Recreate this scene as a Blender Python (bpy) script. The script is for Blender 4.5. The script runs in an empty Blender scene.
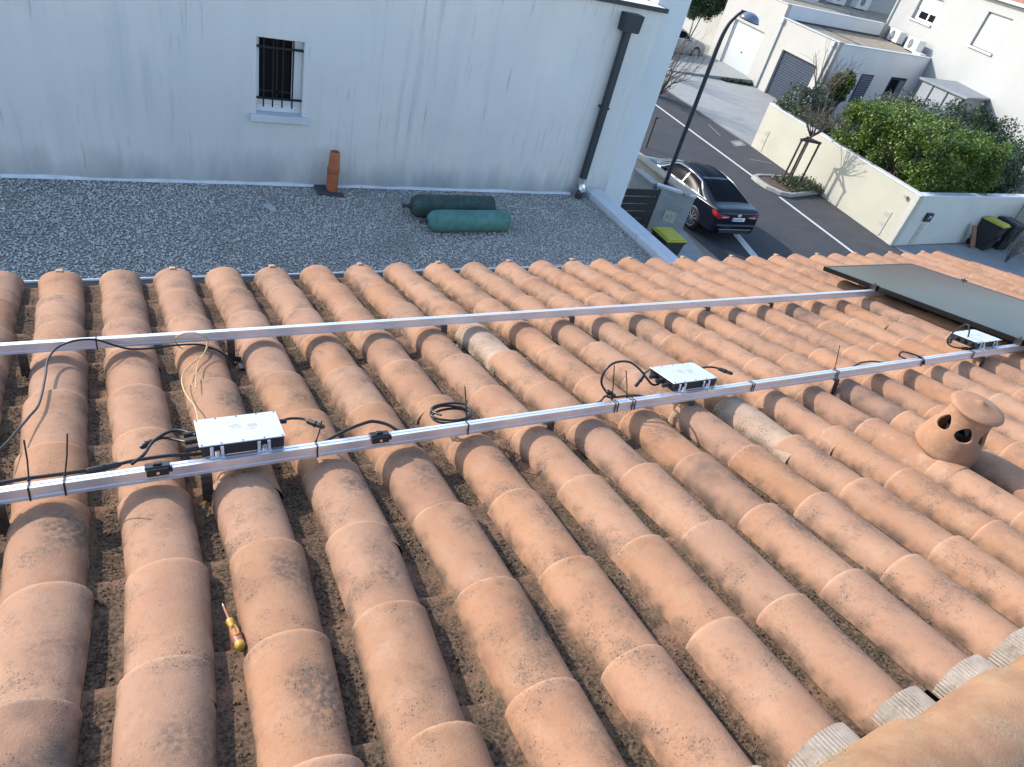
import bpy, bmesh, math, random
import numpy as np
from mathutils import Matrix, Vector
random.seed(7); rng = np.random.default_rng(7)
sc = bpy.context.scene; C = sc.collection
R = math.radians; PI = math.pi
GZ = 7.2            # everything is laid out with the eye at z = 0 and lifted by this much at the end

# ------------------------------------------------------------------ camera, sky, sun, exposure
cam = bpy.data.objects.new('camera', bpy.data.cameras.new('camera')); C.objects.link(cam)
r_ = Vector((0.8797009686, -0.418772027, 0.2252913564)); u_ = Vector((0.102805681, 0.630053439, 0.7697166076)); f_ = Vector((0.4642813778, 0.653959214, -0.597310764))
M = Matrix((r_, u_, -f_)).transposed().to_4x4(); M.translation = (0, 0, GZ)
cam.matrix_world = M
cam.data.sensor_width = 36; cam.data.lens = 686.1 / 1024 * 36; cam.data.clip_start = .05; cam.data.clip_end = 2000
sc.camera = cam
SUN = Vector((-0.5504, 0.6948, 0.463)).normalized()
w = bpy.data.worlds.new('World'); sc.world = w; w.use_nodes = True
nt = w.node_tree; bg = nt.nodes['Background']; sky = nt.nodes.new('ShaderNodeTexSky')
sky.sky_type = 'NISHITA'; sky.sun_disc = False
sky.sun_elevation = math.asin(SUN.z); sky.sun_rotation = math.atan2(SUN.x, SUN.y)
nt.links.new(sky.outputs[0], bg.inputs[0]); bg.inputs[1].default_value = .15; sky.ozone_density = 1.3; sky.air_density = 1.0; sky.dust_density = .8
sl = bpy.data.lights.new('sun', 'SUN'); sl.energy = 2.0; sl.angle = R(.55); sl.color = (1, .93, .83)
so = bpy.data.objects.new('sun', sl); C.objects.link(so); so.rotation_mode = 'QUATERNION'; so.rotation_quaternion = SUN.to_track_quat('Z', 'Y'); so.location = (-20, 30, 40)
sc.view_settings.view_transform = 'Standard'; sc.view_settings.look = 'None'; sc.view_settings.gamma = 1
sc.view_settings.use_curve_mapping = False; sc.view_settings.exposure = 1.38

# ------------------------------------------------------------------ node materials
def mat(name, col, rough=.8, metal=0., col2=None, scale=6., contrast=(.35, .65), bump=0., bscale=60., rand=0., spots=None, streak=None, spec=.5, coat=0., coords='pos', detail=6.):
    """procedural surface: two colours mixed by noise, optional stains, relief and per-object tint"""
    m = bpy.data.materials.new(name); m.use_nodes = True; t = m.node_tree; N = t.nodes; L = t.links
    b = N['Principled BSDF']; b.inputs['Roughness'].default_value = rough; b.inputs['Metallic'].default_value = metal
    b.inputs['Specular IOR Level'].default_value = spec; b.inputs['Coat Weight'].default_value = coat
    geo = N.new('ShaderNodeNewGeometry'); vec = geo.outputs['Position']
    if coords == 'obj':
        vec = N.new('ShaderNodeTexCoord').outputs['Object']
    def noise(sc_, det=detail, v=None, ro=.6):
        n = N.new('ShaderNodeTexNoise'); n.inputs['Scale'].default_value = sc_; n.inputs['Detail'].default_value = det; n.inputs['Roughness'].default_value = ro
        L.new(v or vec, n.inputs['Vector']); return n.outputs[0]
    def ramp(v, a, c):
        r = N.new('ShaderNodeMapRange'); r.inputs[1].default_value = a; r.inputs[2].default_value = c; L.new(v, r.inputs[0]); return r.outputs[0]
    def mixc(f, a, c, mode='MIX'):
        x = N.new('ShaderNodeMix'); x.data_type = 'RGBA'; x.blend_type = mode
        if hasattr(f, 'links'): L.new(f, x.inputs[0])
        else: x.inputs[0].default_value = f
        for s, q in ((6, a), (7, c)):
            if hasattr(q, 'links'): L.new(q, x.inputs[s])
            else: x.inputs[s].default_value = (*q, 1)
        return x.outputs[2]
    def mul(a, c):
        x = N.new('ShaderNodeMath'); x.operation = 'MULTIPLY'
        for s, q in ((0, a), (1, c)):
            if hasattr(q, 'links'): L.new(q, x.inputs[s])
            else: x.inputs[s].default_value = q
        return x.outputs[0]
    out = None
    if col2 is not None: out = mixc(ramp(noise(scale), *contrast), col, col2)
    if rand:
        oi = N.new('ShaderNodeObjectInfo'); h = N.new('ShaderNodeHueSaturation')
        mr = N.new('ShaderNodeMapRange'); mr.inputs[3].default_value = 1 - rand; mr.inputs[4].default_value = 1 + rand
        L.new(oi.outputs['Random'], mr.inputs[0]); L.new(mr.outputs[0], h.inputs['Value'])
        m2 = N.new('ShaderNodeMath'); m2.operation = 'MULTIPLY'; m2.inputs[1].default_value = 7.31; L.new(oi.outputs['Random'], m2.inputs[0])
        m3 = N.new('ShaderNodeMath'); m3.operation = 'FRACT'; L.new(m2.outputs[0], m3.inputs[0])
        mr2 = N.new('ShaderNodeMapRange'); mr2.inputs[3].default_value = .92; mr2.inputs[4].default_value = 1.05; L.new(m3.outputs[0], mr2.inputs[0]); L.new(mr2.outputs[0], h.inputs['Saturation'])
        if out is None: h.inputs['Color'].default_value = (*col, 1)
        else: L.new(out, h.inputs['Color'])
        out = h.outputs[0]
    for sp in (spots or []):          # (colour, patch scale, patch range, grain scale, grain range, strength)
        c_, s1, r1, s2, r2, k = sp
        f = ramp(noise(s1, 3), *r1)
        if s2: f = mul(f, ramp(noise(s2, 4, ro=.7), *r2))
        f = mul(f, k)
        out = mixc(f, out if out is not None else col, c_)
    for sk in (streak or []):         # vertical run-off marks: (colour, (sx, sy, sz), range, strength, big scale, big range)
        c_, sv, r1, k, s2, r2 = sk
        mp = N.new('ShaderNodeMapping'); mp.inputs['Scale'].default_value = sv; L.new(vec, mp.inputs[0])
        f = mul(mul(ramp(noise(1., 4, mp.outputs[0]), *r1), ramp(noise(s2, 2), *r2)), k)
        out = mixc(f, out if out is not None else col, c_)
    if out is None: b.inputs['Base Color'].default_value = (*col, 1)
    else: L.new(out, b.inputs['Base Color'])
    if bump:
        bp = N.new('ShaderNodeBump'); bp.inputs['Strength'].default_value = 1; bp.inputs['Distance'].default_value = bump
        L.new(noise(bscale, 5), bp.inputs['Height']); L.new(bp.outputs[0], b.inputs['Normal'])
    m['b'] = 1
    return m
MT = {}
lich = ((.10, .08, .065), 8., (.52, .74), 130., (.36, .60), .8)
speck = ((.03, .025, .02), 30., (.45, .6), 260., (.66, .72), .8)
MT['clay'] = mat('fired_clay', (.39, .222, .138), .9, 0, (.32, .168, .10), 5., (.3, .75), .0012, 190., .075,
    [((.42, .275, .185), 12., (.50, .75), 90., (.3, .7), .75), ((.24, .115, .07), 3.2, (.55, .75), 0, 0, .4), ((.24, .13, .085), 55., (.54, .70), 0, 0, .35), lich, speck], spec=.2)
MT['clay_pale'] = mat('pale_clay', (.46, .335, .245), .88, 0, (.38, .25, .17), 7., (.3, .7), .0016, 170., .05, [((.16, .13, .1), 8., (.45, .62), 150., (.45, .6), .7)], spec=.2)
MT['clay_dark'] = mat('stained_clay', (.34, .195, .13), .9, 0, (.27, .15, .098), 6., (.3, .7), .0016, 170., .1,
    [((.09, .078, .068), 6., (.45, .70), 90., (.15, .5), .75), speck], spec=.2)
MT['channel'] = mat('mossy_clay', (.26, .145, .09), .95, 0, (.155, .095, .062), 22., (.35, .65), .004, 90., .14,
    [((.32, .17, .105), 3.5, (.57, .7), 40., (.35, .6), .7), ((.045, .042, .034), 14., (.45, .6), 120., (.4, .6), .85), ((.10, .11, .06), 5., (.55, .7), 0, 0, .5)], spec=.1)
MT['debris'] = mat('channel_dirt', (.19, .13, .088), .95, 0, (.06, .044, .032), 140., (.4, .6), .002, 200., 0, [((.32, .27, .22), 190., (.63, .69), 0, 0, .8)], spec=.1)
def weather(m, rim, dirt, kd):
    """tile wear in the tile's own space: rubbed lower lip, dirt caught on the flanks beside the channel"""
    t = m.node_tree; N = t.nodes; L = t.links; b = N['Principled BSDF']; cur = b.inputs['Base Color'].links[0].from_socket
    tc = N.new('ShaderNodeTexCoord'); sp = N.new('ShaderNodeSeparateXYZ'); L.new(tc.outputs['Object'], sp.inputs[0]); g = N.new('ShaderNodeNewGeometry')
    def nz(sc_, d=5):
        n = N.new('ShaderNodeTexNoise'); n.inputs['Scale'].default_value = sc_; n.inputs['Detail'].default_value = d; L.new(g.outputs['Position'], n.inputs['Vector']); return n.outputs[0]
    def mr(v, a, c, lo=0., hi=1.):
        r = N.new('ShaderNodeMapRange'); r.inputs[1].default_value = a; r.inputs[2].default_value = c; r.inputs[3].default_value = lo; r.inputs[4].default_value = hi; L.new(v, r.inputs[0]); return r.outputs[0]
    def mul(a, c):
        x = N.new('ShaderNodeMath'); x.operation = 'MULTIPLY'; L.new(a, x.inputs[0]); L.new(c, x.inputs[1]); return x.outputs[0]
    def mix(f, col):
        global_cur = N.new('ShaderNodeMix'); global_cur.data_type = 'RGBA'; L.new(f, global_cur.inputs[0]); L.new(cur, global_cur.inputs[6]); global_cur.inputs[7].default_value = (*col, 1); return global_cur.outputs[2]
    cur = mix(mul(mr(sp.outputs[2], -.036, -.074), mr(nz(16.), .36, .60, 0, kd)), dirt)
    # a smoky patch near the middle of the upper side of some tiles
    yb = mr(sp.outputs[1], -.34, -.22); ya = mr(sp.outputs[1], -.02, -.12); xa = mr(sp.outputs[0], -.03, .02)
    cur = mix(mul(mul(yb, ya), mul(xa, mul(mr(nz(4.5, 2), .44, .64), mr(nz(70., 6), .34, .60, 0, .8)))), (.085, .075, .065))
    cur = mix(mul(mr(sp.outputs[1], -.011, -.004), mr(nz(26.), .32, .58, 0, .32)), rim)
    # pits and black specks
    v = N.new('ShaderNodeTexVoronoi'); v.inputs['Scale'].default_value = 125.; L.new(g.outputs['Position'], v.inputs['Vector'])
    cur = mix(mul(mr(v.outputs['Distance'], .34, .20), mul(mr(nz(8., 3), .47, .62), mr(nz(75., 3), .45, .58, 0, .85))), (.05, .035, .028))
    L.new(cur, b.inputs['Base Color'])
def deposit(m):
    """black earth and moss settled along the middle of each channel tile"""
    t = m.node_tree; N = t.nodes; L = t.links; b = N['Principled BSDF']; cur = b.inputs['Base Color'].links[0].from_socket
    tc = N.new('ShaderNodeTexCoord'); sp = N.new('ShaderNodeSeparateXYZ'); L.new(tc.outputs['Object'], sp.inputs[0]); g = N.new('ShaderNodeNewGeometry')
    ab = N.new('ShaderNodeMath'); ab.operation = 'ABSOLUTE'; L.new(sp.outputs[0], ab.inputs[0])
    n = N.new('ShaderNodeTexNoise'); n.inputs['Scale'].default_value = 24; n.inputs['Detail'].default_value = 6; n.inputs['Roughness'].default_value = .7; L.new(g.outputs['Position'], n.inputs['Vector'])
    ma = N.new('ShaderNodeMath'); ma.operation = 'MULTIPLY_ADD'; ma.inputs[1].default_value = -.09; L.new(n.outputs[0], ma.inputs[0]); L.new(ab.outputs[0], ma.inputs[2])
    r = N.new('ShaderNodeMapRange'); r.inputs[1].default_value = .014; r.inputs[2].default_value = -.022; r.inputs[4].default_value = .9; L.new(ma.outputs[0], r.inputs[0])
    lip = N.new('ShaderNodeMapRange'); lip.inputs[1].default_value = -.004; lip.inputs[2].default_value = -.035; L.new(sp.outputs[1], lip.inputs[0])
    n3 = N.new('ShaderNodeTexNoise'); n3.inputs['Scale'].default_value = 5.5; n3.inputs['Detail'].default_value = 3; L.new(g.outputs['Position'], n3.inputs['Vector']); pm = N.new('ShaderNodeMapRange'); pm.inputs[1].default_value = .36; pm.inputs[2].default_value = .52; pm.inputs[3].default_value = .25; L.new(n3.outputs[0], pm.inputs[0])
    q1 = N.new('ShaderNodeMath'); q1.operation = 'MULTIPLY'; L.new(r.outputs[0], q1.inputs[0]); L.new(lip.outputs[0], q1.inputs[1]); q2 = N.new('ShaderNodeMath'); q2.operation = 'MULTIPLY'; L.new(q1.outputs[0], q2.inputs[0]); L.new(pm.outputs[0], q2.inputs[1])
    n2 = N.new('ShaderNodeTexNoise'); n2.inputs['Scale'].default_value = 110; n2.inputs['Detail'].default_value = 5; L.new(g.outputs['Position'], n2.inputs['Vector'])
    cr = N.new('ShaderNodeValToRGB'); cr.color_ramp.elements[0].position = .38; cr.color_ramp.elements[0].color = (.022, .017, .012, 1); cr.color_ramp.elements[1].position = .68; cr.color_ramp.elements[1].color = (.16, .112, .076, 1); L.new(n2.outputs[0], cr.inputs[0])
    x = N.new('ShaderNodeMix'); x.data_type = 'RGBA'; L.new(q2.outputs[0], x.inputs[0]); L.new(cur, x.inputs[6]); L.new(cr.outputs[0], x.inputs[7]); L.new(x.outputs[2], b.inputs['Base Color'])
deposit(MT['channel'])
for k_ in ('clay', 'clay_pale', 'clay_dark'): weather(MT[k_], (.50, .36, .26), (.105, .075, .055), .85)
MT['ridge'] = mat('ridge_clay', (.335, .19, .105), .88, 0, (.235, .125, .068), 9., (.35, .65), .0018, 140., .12, [((.44, .33, .2), 8., (.5, .75), 0, 0, .5), lich, speck], spec=.2)
MT['vent'] = mat('vent_clay', (.37, .205, .125), .88, 0, (.30, .16, .095), 14., (.3, .7), .0008, 150., 0, [((.5, .37, .27), 20., (.55, .75), 0, 0, .4)], spec=.25)
MT['flash'] = mat('ribbed_flashing', (.34, .29, .24), .9, 0, (.26, .215, .175), 40., (.35, .65), .001, 200., .06, [((.14, .11, .085), 18., (.5, .7), 90., (.4, .6), .7)])
MT['lime'] = mat('yellow_lichen', (.42, .33, .06), .95, 0, (.30, .25, .08), 90.)
MT['alu'] = mat('mill_aluminium', (.82, .83, .86), .40, .80, (.76, .77, .80), 30., (.35, .65), .0002, 300.)
MT['steel'] = mat('bracket_steel', (.16, .13, .115), .42, .85, (.09, .075, .068), 60.)
MT['steel_bright'] = mat('bright_steel', (.75, .75, .75), .3, 1.)
MT['zinc'] = mat('dull_zinc', (.22, .23, .24), .6, .3)
MT['black'] = mat('black_plastic', (.016, .016, .017), .45)
MT['cable'] = mat('cable_sheath', (.014, .014, .015), .38)
MT['tan_cable'] = mat('tan_sheath', (.50, .36, .17), .5)
MT['inv_top'] = mat('inverter_plate', (.56, .585, .61), .42, .25, (.52, .545, .57), 40., spec=.4)
MT['inv_body'] = mat('cast_casing', (.03, .03, .032), .5, .3)
MT['print'] = mat('grey_print', (.36, .375, .39), .5)
MT['frame'] = mat('black_anodised', (.018, .018, .02), .35, .6)
MT['glass_pv'] = mat('panel_glass', (.007, .010, .018), .11, 0, (.013, .018, .030), 3., spec=.24, coat=0)
MT['yellow'] = mat('yellow_grip', (.55, .33, .03), .45, 0, (.42, .24, .03), 90.)
MT['red'] = mat('red_grip', (.36, .115, .06), .5, 0, (.28, .09, .05), 90.)
MT['wall'] = mat('grey_render', (.695, .685, .655), .92, 0, (.635, .63, .61), 1.3, (.3, .7), .002, 220., 0,
    [((.58, .60, .60), .5, (.45, .7), 0, 0, .5)],
    [((.34, .375, .40), (9., 9., .55), (.58, .74), .6, .55, (.42, .64)), ((.27, .29, .30), (22., 22., 1.3), (.60, .72), .75, 1.1, (.46, .60)), ((.48, .51, .53), (3., 3., .3), (.5, .75), .5, .4, (.3, .6))], spec=.15)
def splash(m, z0, z1, col, k):
    """a ragged belt of dirt thrown up by rain on the foot of the wall"""
    t = m.node_tree; N = t.nodes; L = t.links; b = N['Principled BSDF']; old = b.inputs['Base Color'].links[0].from_socket
    g = N.new('ShaderNodeNewGeometry'); sp = N.new('ShaderNodeSeparateXYZ'); L.new(g.outputs['Position'], sp.inputs[0])
    mr = N.new('ShaderNodeMapRange'); mr.inputs[1].default_value = z1; mr.inputs[2].default_value = z0; L.new(sp.outputs[2], mr.inputs[0])
    mp = N.new('ShaderNodeMapping'); mp.inputs['Scale'].default_value = (5, 5, 1.6); L.new(g.outputs['Position'], mp.inputs[0])
    n = N.new('ShaderNodeTexNoise'); n.inputs['Scale'].default_value = 1; n.inputs['Detail'].default_value = 7; L.new(mp.outputs[0], n.inputs['Vector'])
    ad = N.new('ShaderNodeMath'); ad.operation = 'MULTIPLY_ADD'; ad.inputs[1].default_value = 1.3; ad.inputs[2].default_value = -.95; L.new(n.outputs[0], ad.inputs[0])
    su = N.new('ShaderNodeMath'); su.operation = 'ADD'; L.new(mr.outputs[0], su.inputs[0]); L.new(ad.outputs[0], su.inputs[1])
    r2 = N.new('ShaderNodeMapRange'); r2.inputs[1].default_value = 0; r2.inputs[2].default_value = .8; r2.inputs[4].default_value = k; L.new(su.outputs[0], r2.inputs[0])
    x = N.new('ShaderNodeMix'); x.data_type = 'RGBA'; x.inputs[7].default_value = (*col, 1); L.new(r2.outputs[0], x.inputs[0]); L.new(old, x.inputs[6]); L.new(x.outputs[2], b.inputs['Base Color'])
splash(MT['wall'], GZ - 4.0, GZ - 3.45, (.30, .32, .335), .75)
MT['wall2'] = mat('pale_render', (.64, .67, .69), .92, 0, (.59, .62, .64), 1.5, (.3, .7), .002, 220., 0, None, [((.33, .36, .38), (9., 9., .5), (.6, .75), .6, .6, (.4, .6))], spec=.15)
MT['gravel'] = mat('gravel_bed', (.40, .385, .355), .95, 0, (.19, .185, .175), 70., (.4, .6), .008, 75., 0, [((.60, .60, .58), 90., (.60, .66), 0, 0, .8)], spec=.15)
MT['stone'] = mat('gravel_stone', (.70, .67, .61), .9, 0, (.29, .28, .26), 62., (.44, .56), .0, 1, 0, [((.82, .81, .78), 48., (.56, .61), 0, 0, .9), ((.20, .20, .195), 1.1, (.48, .70), 0, 0, .45)], spec=.2)
MT['coping'] = mat('coping_concrete', (.62, .65, .69), .85, 0, (.54, .57, .60), 5., (.3, .7), .001, 120., .05, [((.3, .31, .32), 7., (.58, .75), 60., (.4, .6), .5)])
MT['white'] = mat('white_membrane', (.72, .74, .75), .6, 0, (.60, .62, .63), 8.)
MT['dark_trim'] = mat('anthracite_metal', (.035, .042, .055), .45, .3)
MT['pvc'] = mat('white_frame', (.72, .74, .75), .4)
MT['pane'] = mat('dark_pane', (.006, .007, .010), .4, spec=.12)
MT['bar'] = mat('black_iron', (.015, .016, .02), .5, .4)
MT['terra'] = mat('orange_pipe', (.46, .135, .055), .55, 0, (.36, .10, .045), 14.)
MT['green'] = mat('green_paint', (.085, .245, .215), .6, 0, (.06, .18, .155), 12., (.35, .65), .001, 60., 0, [((.07, .075, .06), 7., (.48, .7), 70., (.35, .6), .8), ((.16, .27, .24), 5., (.55, .7), 30., (.4, .6), .5)])
MT['green_dark'] = mat('weathered_green', (.045, .105, .090), .75, 0, (.025, .055, .048), 12., (.35, .65), .001, 60., 0, [((.05, .045, .035), 8., (.48, .62), 0, 0, .7)])
MT['scrap'] = mat('pale_plastic', (.40, .43, .46), .6)
MT['asphalt'] = mat('asphalt', (.066, .069, .076), .9, 0, (.052, .055, .062), .8, (.3, .7), .002, 160., 0, [((.085, .084, .082), 3., (.5, .75), 0, 0, .5), ((.13, .125, .12), 40., (.6, .7), 200., (.5, .6), .35)], spec=.25)
MT['asphalt2'] = mat('worn_asphalt', (.078, .079, .083), .92, 0, (.060, .062, .066), 1.2, (.3, .7), .002, 160., 0, [((.15, .14, .13), 1.6, (.55, .72), 9., (.4, .65), .5)], spec=.2)
MT['paint'] = mat('road_paint', (.66, .66, .63), .7, 0, (.48, .48, .46), 14., (.35, .7), 0, 1, 0, [((.12, .12, .12), 26., (.6, .72), 0, 0, .5)])
MT['concrete'] = mat('pale_concrete', (.34, .345, .335), .95, 0, (.285, .29, .28), 1.2, (.3, .7), .002, 90., 0, [((.24, .245, .23), 1.4, (.52, .72), 14., (.35, .65), .5)], [((.28, .285, .27), (.8, .8, .8), (.55, .7), .35, .5, (.4, .6))])
MT['drive'] = mat('grey_driveway', (.30, .31, .315), .9, 0, (.24, .25, .255), 1.5, (.3, .7), .002, 90., 0, [((.17, .175, .18), 2., (.55, .75), 0, 0, .5)])
MT['ground'] = mat('bare_ground', (.22, .20, .165), .95, 0, (.15, .15, .10), .6, (.35, .65), .01, 40.)
MT['soil'] = mat('planter_soil', (.13, .085, .06), .95, 0, (.07, .05, .04), 12., (.35, .65), .02, 40.)
MT['cream'] = mat('cream_render', (.46, .448, .375), .95, 0, (.415, .402, .335), 1.1, (.3, .7), .002, 160., 0, [((.37, .355, .29), 1.6, (.56, .75), 0, 0, .45)], [((.36, .345, .285), (5., 5., .8), (.58, .74), .35, .7, (.4, .6))])
MT['cream_shaded'] = mat('shaded_cream_render', (.56, .55, .51), .92, 0, (.50, .49, .455), 1.1, (.3, .7), .002, 160., 0, [((.40, .40, .37), 1.6, (.56, .75), 0, 0, .45)])  # paler copy of cream for the wall's shaded face, its shade tone coloured in
MT['kerb'] = mat('kerb_concrete', (.40, .395, .37), .9, 0, (.31, .305, .285), 7., (.3, .7), .002, 90.)
MT['block'] = mat('bare_blockwork', (.36, .375, .38), .92, 0, (.27, .28, .285), 3., (.3, .7), .003, 60., 0, [((.17, .18, .18), 4., (.55, .7), 20., (.4, .6), .6)])
MT['tan'] = mat('tan_coping', (.42, .36, .28), .9, 0, (.32, .275, .215), 5., (.3, .7), .002, 90.)
MT['gate'] = mat('black_slat', (.018, .019, .022), .5, .2)
MT['cabinet'] = mat('meter_cabinet', (.50, .50, .40), .6, 0, (.42, .42, .34), 10.)
MT['bin'] = mat('bin_plastic', (.018, .018, .02), .55, 0, (.026, .026, .028), 5.)
MT['lid'] = mat('yellow_lid', (.46, .42, .03), .5, 0, (.38, .35, .025), 6.)
MT['lid_dark'] = mat('blue_lid', (.02, .028, .05), .4)
MT['wood'] = mat('weathered_plank', (.30, .15, .085), .85, 0, (.22, .10, .06), 9.)
MT['post'] = mat('dark_timber', (.075, .062, .058), .85, 0, (.045, .037, .035), 14.)
MT['bark'] = mat('bark', (.13, .10, .08), .95, 0, (.08, .065, .055), 20., (.35, .65), .004, 40.)
MT['twig'] = mat('bare_twig', (.20, .165, .14), .9, 0, (.12, .10, .09), 9.)
MT['lamp'] = mat('lamp_paint', (.030, .036, .055), .45, .3)
MT['lampglass'] = mat('lamp_bowl', (.16, .18, .24), .25, 0, spec=.5)
MT['house'] = mat('white_render', (.385, .39, .385), .95, 0, (.355, .36, .355), .7, (.3, .7), .002, 120., 0, None, [((.31, .31, .30), (4., 4., .4), (.6, .75), .3, .5, (.4, .6))])
MT['garage'] = mat('off_white_render', (.44, .425, .395), .95, 0, (.40, .39, .365), .8, (.3, .7), .002, 120., 0, None, [((.38, .355, .325), (4., 4., .5), (.6, .75), .4, .5, (.4, .6))])
MT['shade_white'] = mat('shade_white_render', (.72, .745, .77), .92, 0, (.66, .685, .71), .8, (.3, .7), .002, 120.)  # bluish white for walls turned from the sun; cool shade tinted into the colour
MT['door_white'] = mat('white_door', (.45, .47, .465), .7, spec=.2)
MT['slat_grey'] = mat('grey_slat', (.070, .090, .122), .9, 0, (.056, .072, .10), 6., spec=.1)
MT['rgravel'] = mat('roof_gravel', (.36, .30, .22), .95, 0, (.25, .21, .155), 3., (.35, .65), .02, 14., 0, [((.16, .14, .11), 1.2, (.55, .7), 0, 0, .6)])
MT['membrane'] = mat('dark_upstand', (.05, .055, .065), .7)
MT['acw'] = mat('ac_casing', (.66, .67, .66), .5)
MT['ac_dark'] = mat('ac_grille', (.09, .095, .10), .6)
MT['shed'] = mat('shed_roof', (.25, .27, .29), .75, 0, (.20, .215, .23), 3.)
MT['lean_wall'] = mat('lean_to_panel', (.33, .35, .37), .6, 0, (.28, .30, .32), 1.5)
MT['shut'] = mat('blue_shutter', (.16, .20, .27), .6)
MT['tile_far'] = mat('far_roof_tile', (.40, .20, .13), .9, 0, (.3, .14, .09), 6.)
MT['carpaint'] = mat('dark_blue_paint', (.004, .006, .014), .2, 0, coat=.35, spec=.3)
MT['car_silver'] = mat('grey_car_paint', (.30, .305, .31), .4, .3, coat=.5)
MT['carglass'] = mat('tinted_glass', (.006, .008, .012), .18, spec=.05)
MT['chrome'] = mat('chrome_trim', (.80, .81, .83), .42, .85)
MT['tyre'] = mat('tyre_rubber', (.02, .02, .021), .85)
MT['rim'] = mat('alloy', (.55, .56, .57), .35, .8)
MT['tail'] = mat('red_lens', (.42, .012, .015), .2, coat=.6)
MT['tailw'] = mat('clear_lens', (.55, .45, .46), .2, coat=.6)
MT['plate'] = mat('plate_white', (.70, .72, .74), .4)
MT['plate_ink'] = mat('plate_ink', (.03, .03, .04), .5)
MT['eu'] = mat('plate_blue', (.02, .06, .35), .4)
MT['carglass'].node_tree.nodes['Principled BSDF'].inputs['IOR'].default_value = 1.22
MT['glass_pv'].node_tree.nodes['Principled BSDF'].inputs['IOR'].default_value = 1.2      # anti-reflective glass
def leafmat(name, a, b, c, trans=.25):
    m = bpy.data.materials.new(name); m.use_nodes = True; t = m.node_tree; N = t.nodes; L = t.links; p = N['Principled BSDF']
    g = N.new('ShaderNodeNewGeometry'); cr = N.new('ShaderNodeValToRGB')
    cr.color_ramp.elements[0].color = (*a, 1); cr.color_ramp.elements[1].color = (*c, 1); e = cr.color_ramp.elements.new(.6); e.color = (*b, 1)
    n = N.new('ShaderNodeTexNoise'); n.inputs['Scale'].default_value = 1.6; L.new(g.outputs['Position'], n.inputs['Vector'])
    ad = N.new('ShaderNodeMath'); ad.operation = 'MULTIPLY_ADD'; ad.inputs[1].default_value = .55; L.new(g.outputs['Random Per Island'], ad.inputs[0])
    m2 = N.new('ShaderNodeMath'); m2.operation = 'MULTIPLY'; m2.inputs[1].default_value = .5; L.new(n.outputs[0], m2.inputs[0]); L.new(m2.outputs[0], ad.inputs[2])
    L.new(ad.outputs[0], cr.inputs[0]); L.new(cr.outputs[0], p.inputs['Base Color']); p.inputs['Roughness'].default_value = .5
    tr = N.new('ShaderNodeBsdfTranslucent'); L.new(cr.outputs[0], tr.inputs[0]); mx = N.new('ShaderNodeMixShader'); mx.inputs[0].default_value = trans
    L.new(p.outputs[0], mx.inputs[1]); L.new(tr.outputs[0], mx.inputs[2]); L.new(mx.outputs[0], N['Material Output'].inputs[0]); return m
MT['leaf'] = leafmat('bright_leaf', (.035, .08, .016), (.10, .17, .026), (.30, .32, .05))
MT['leaf_grey'] = leafmat('grey_green_leaf', (.045, .07, .05), (.085, .115, .08), (.17, .20, .15))
MT['leaf_dark'] = leafmat('dark_leaf', (.022, .045, .026), (.04, .075, .038), (.08, .12, .06))
MT['leaf_dull'] = leafmat('dull_leaf', (.045, .058, .03), (.08, .10, .045), (.16, .175, .08))

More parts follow.
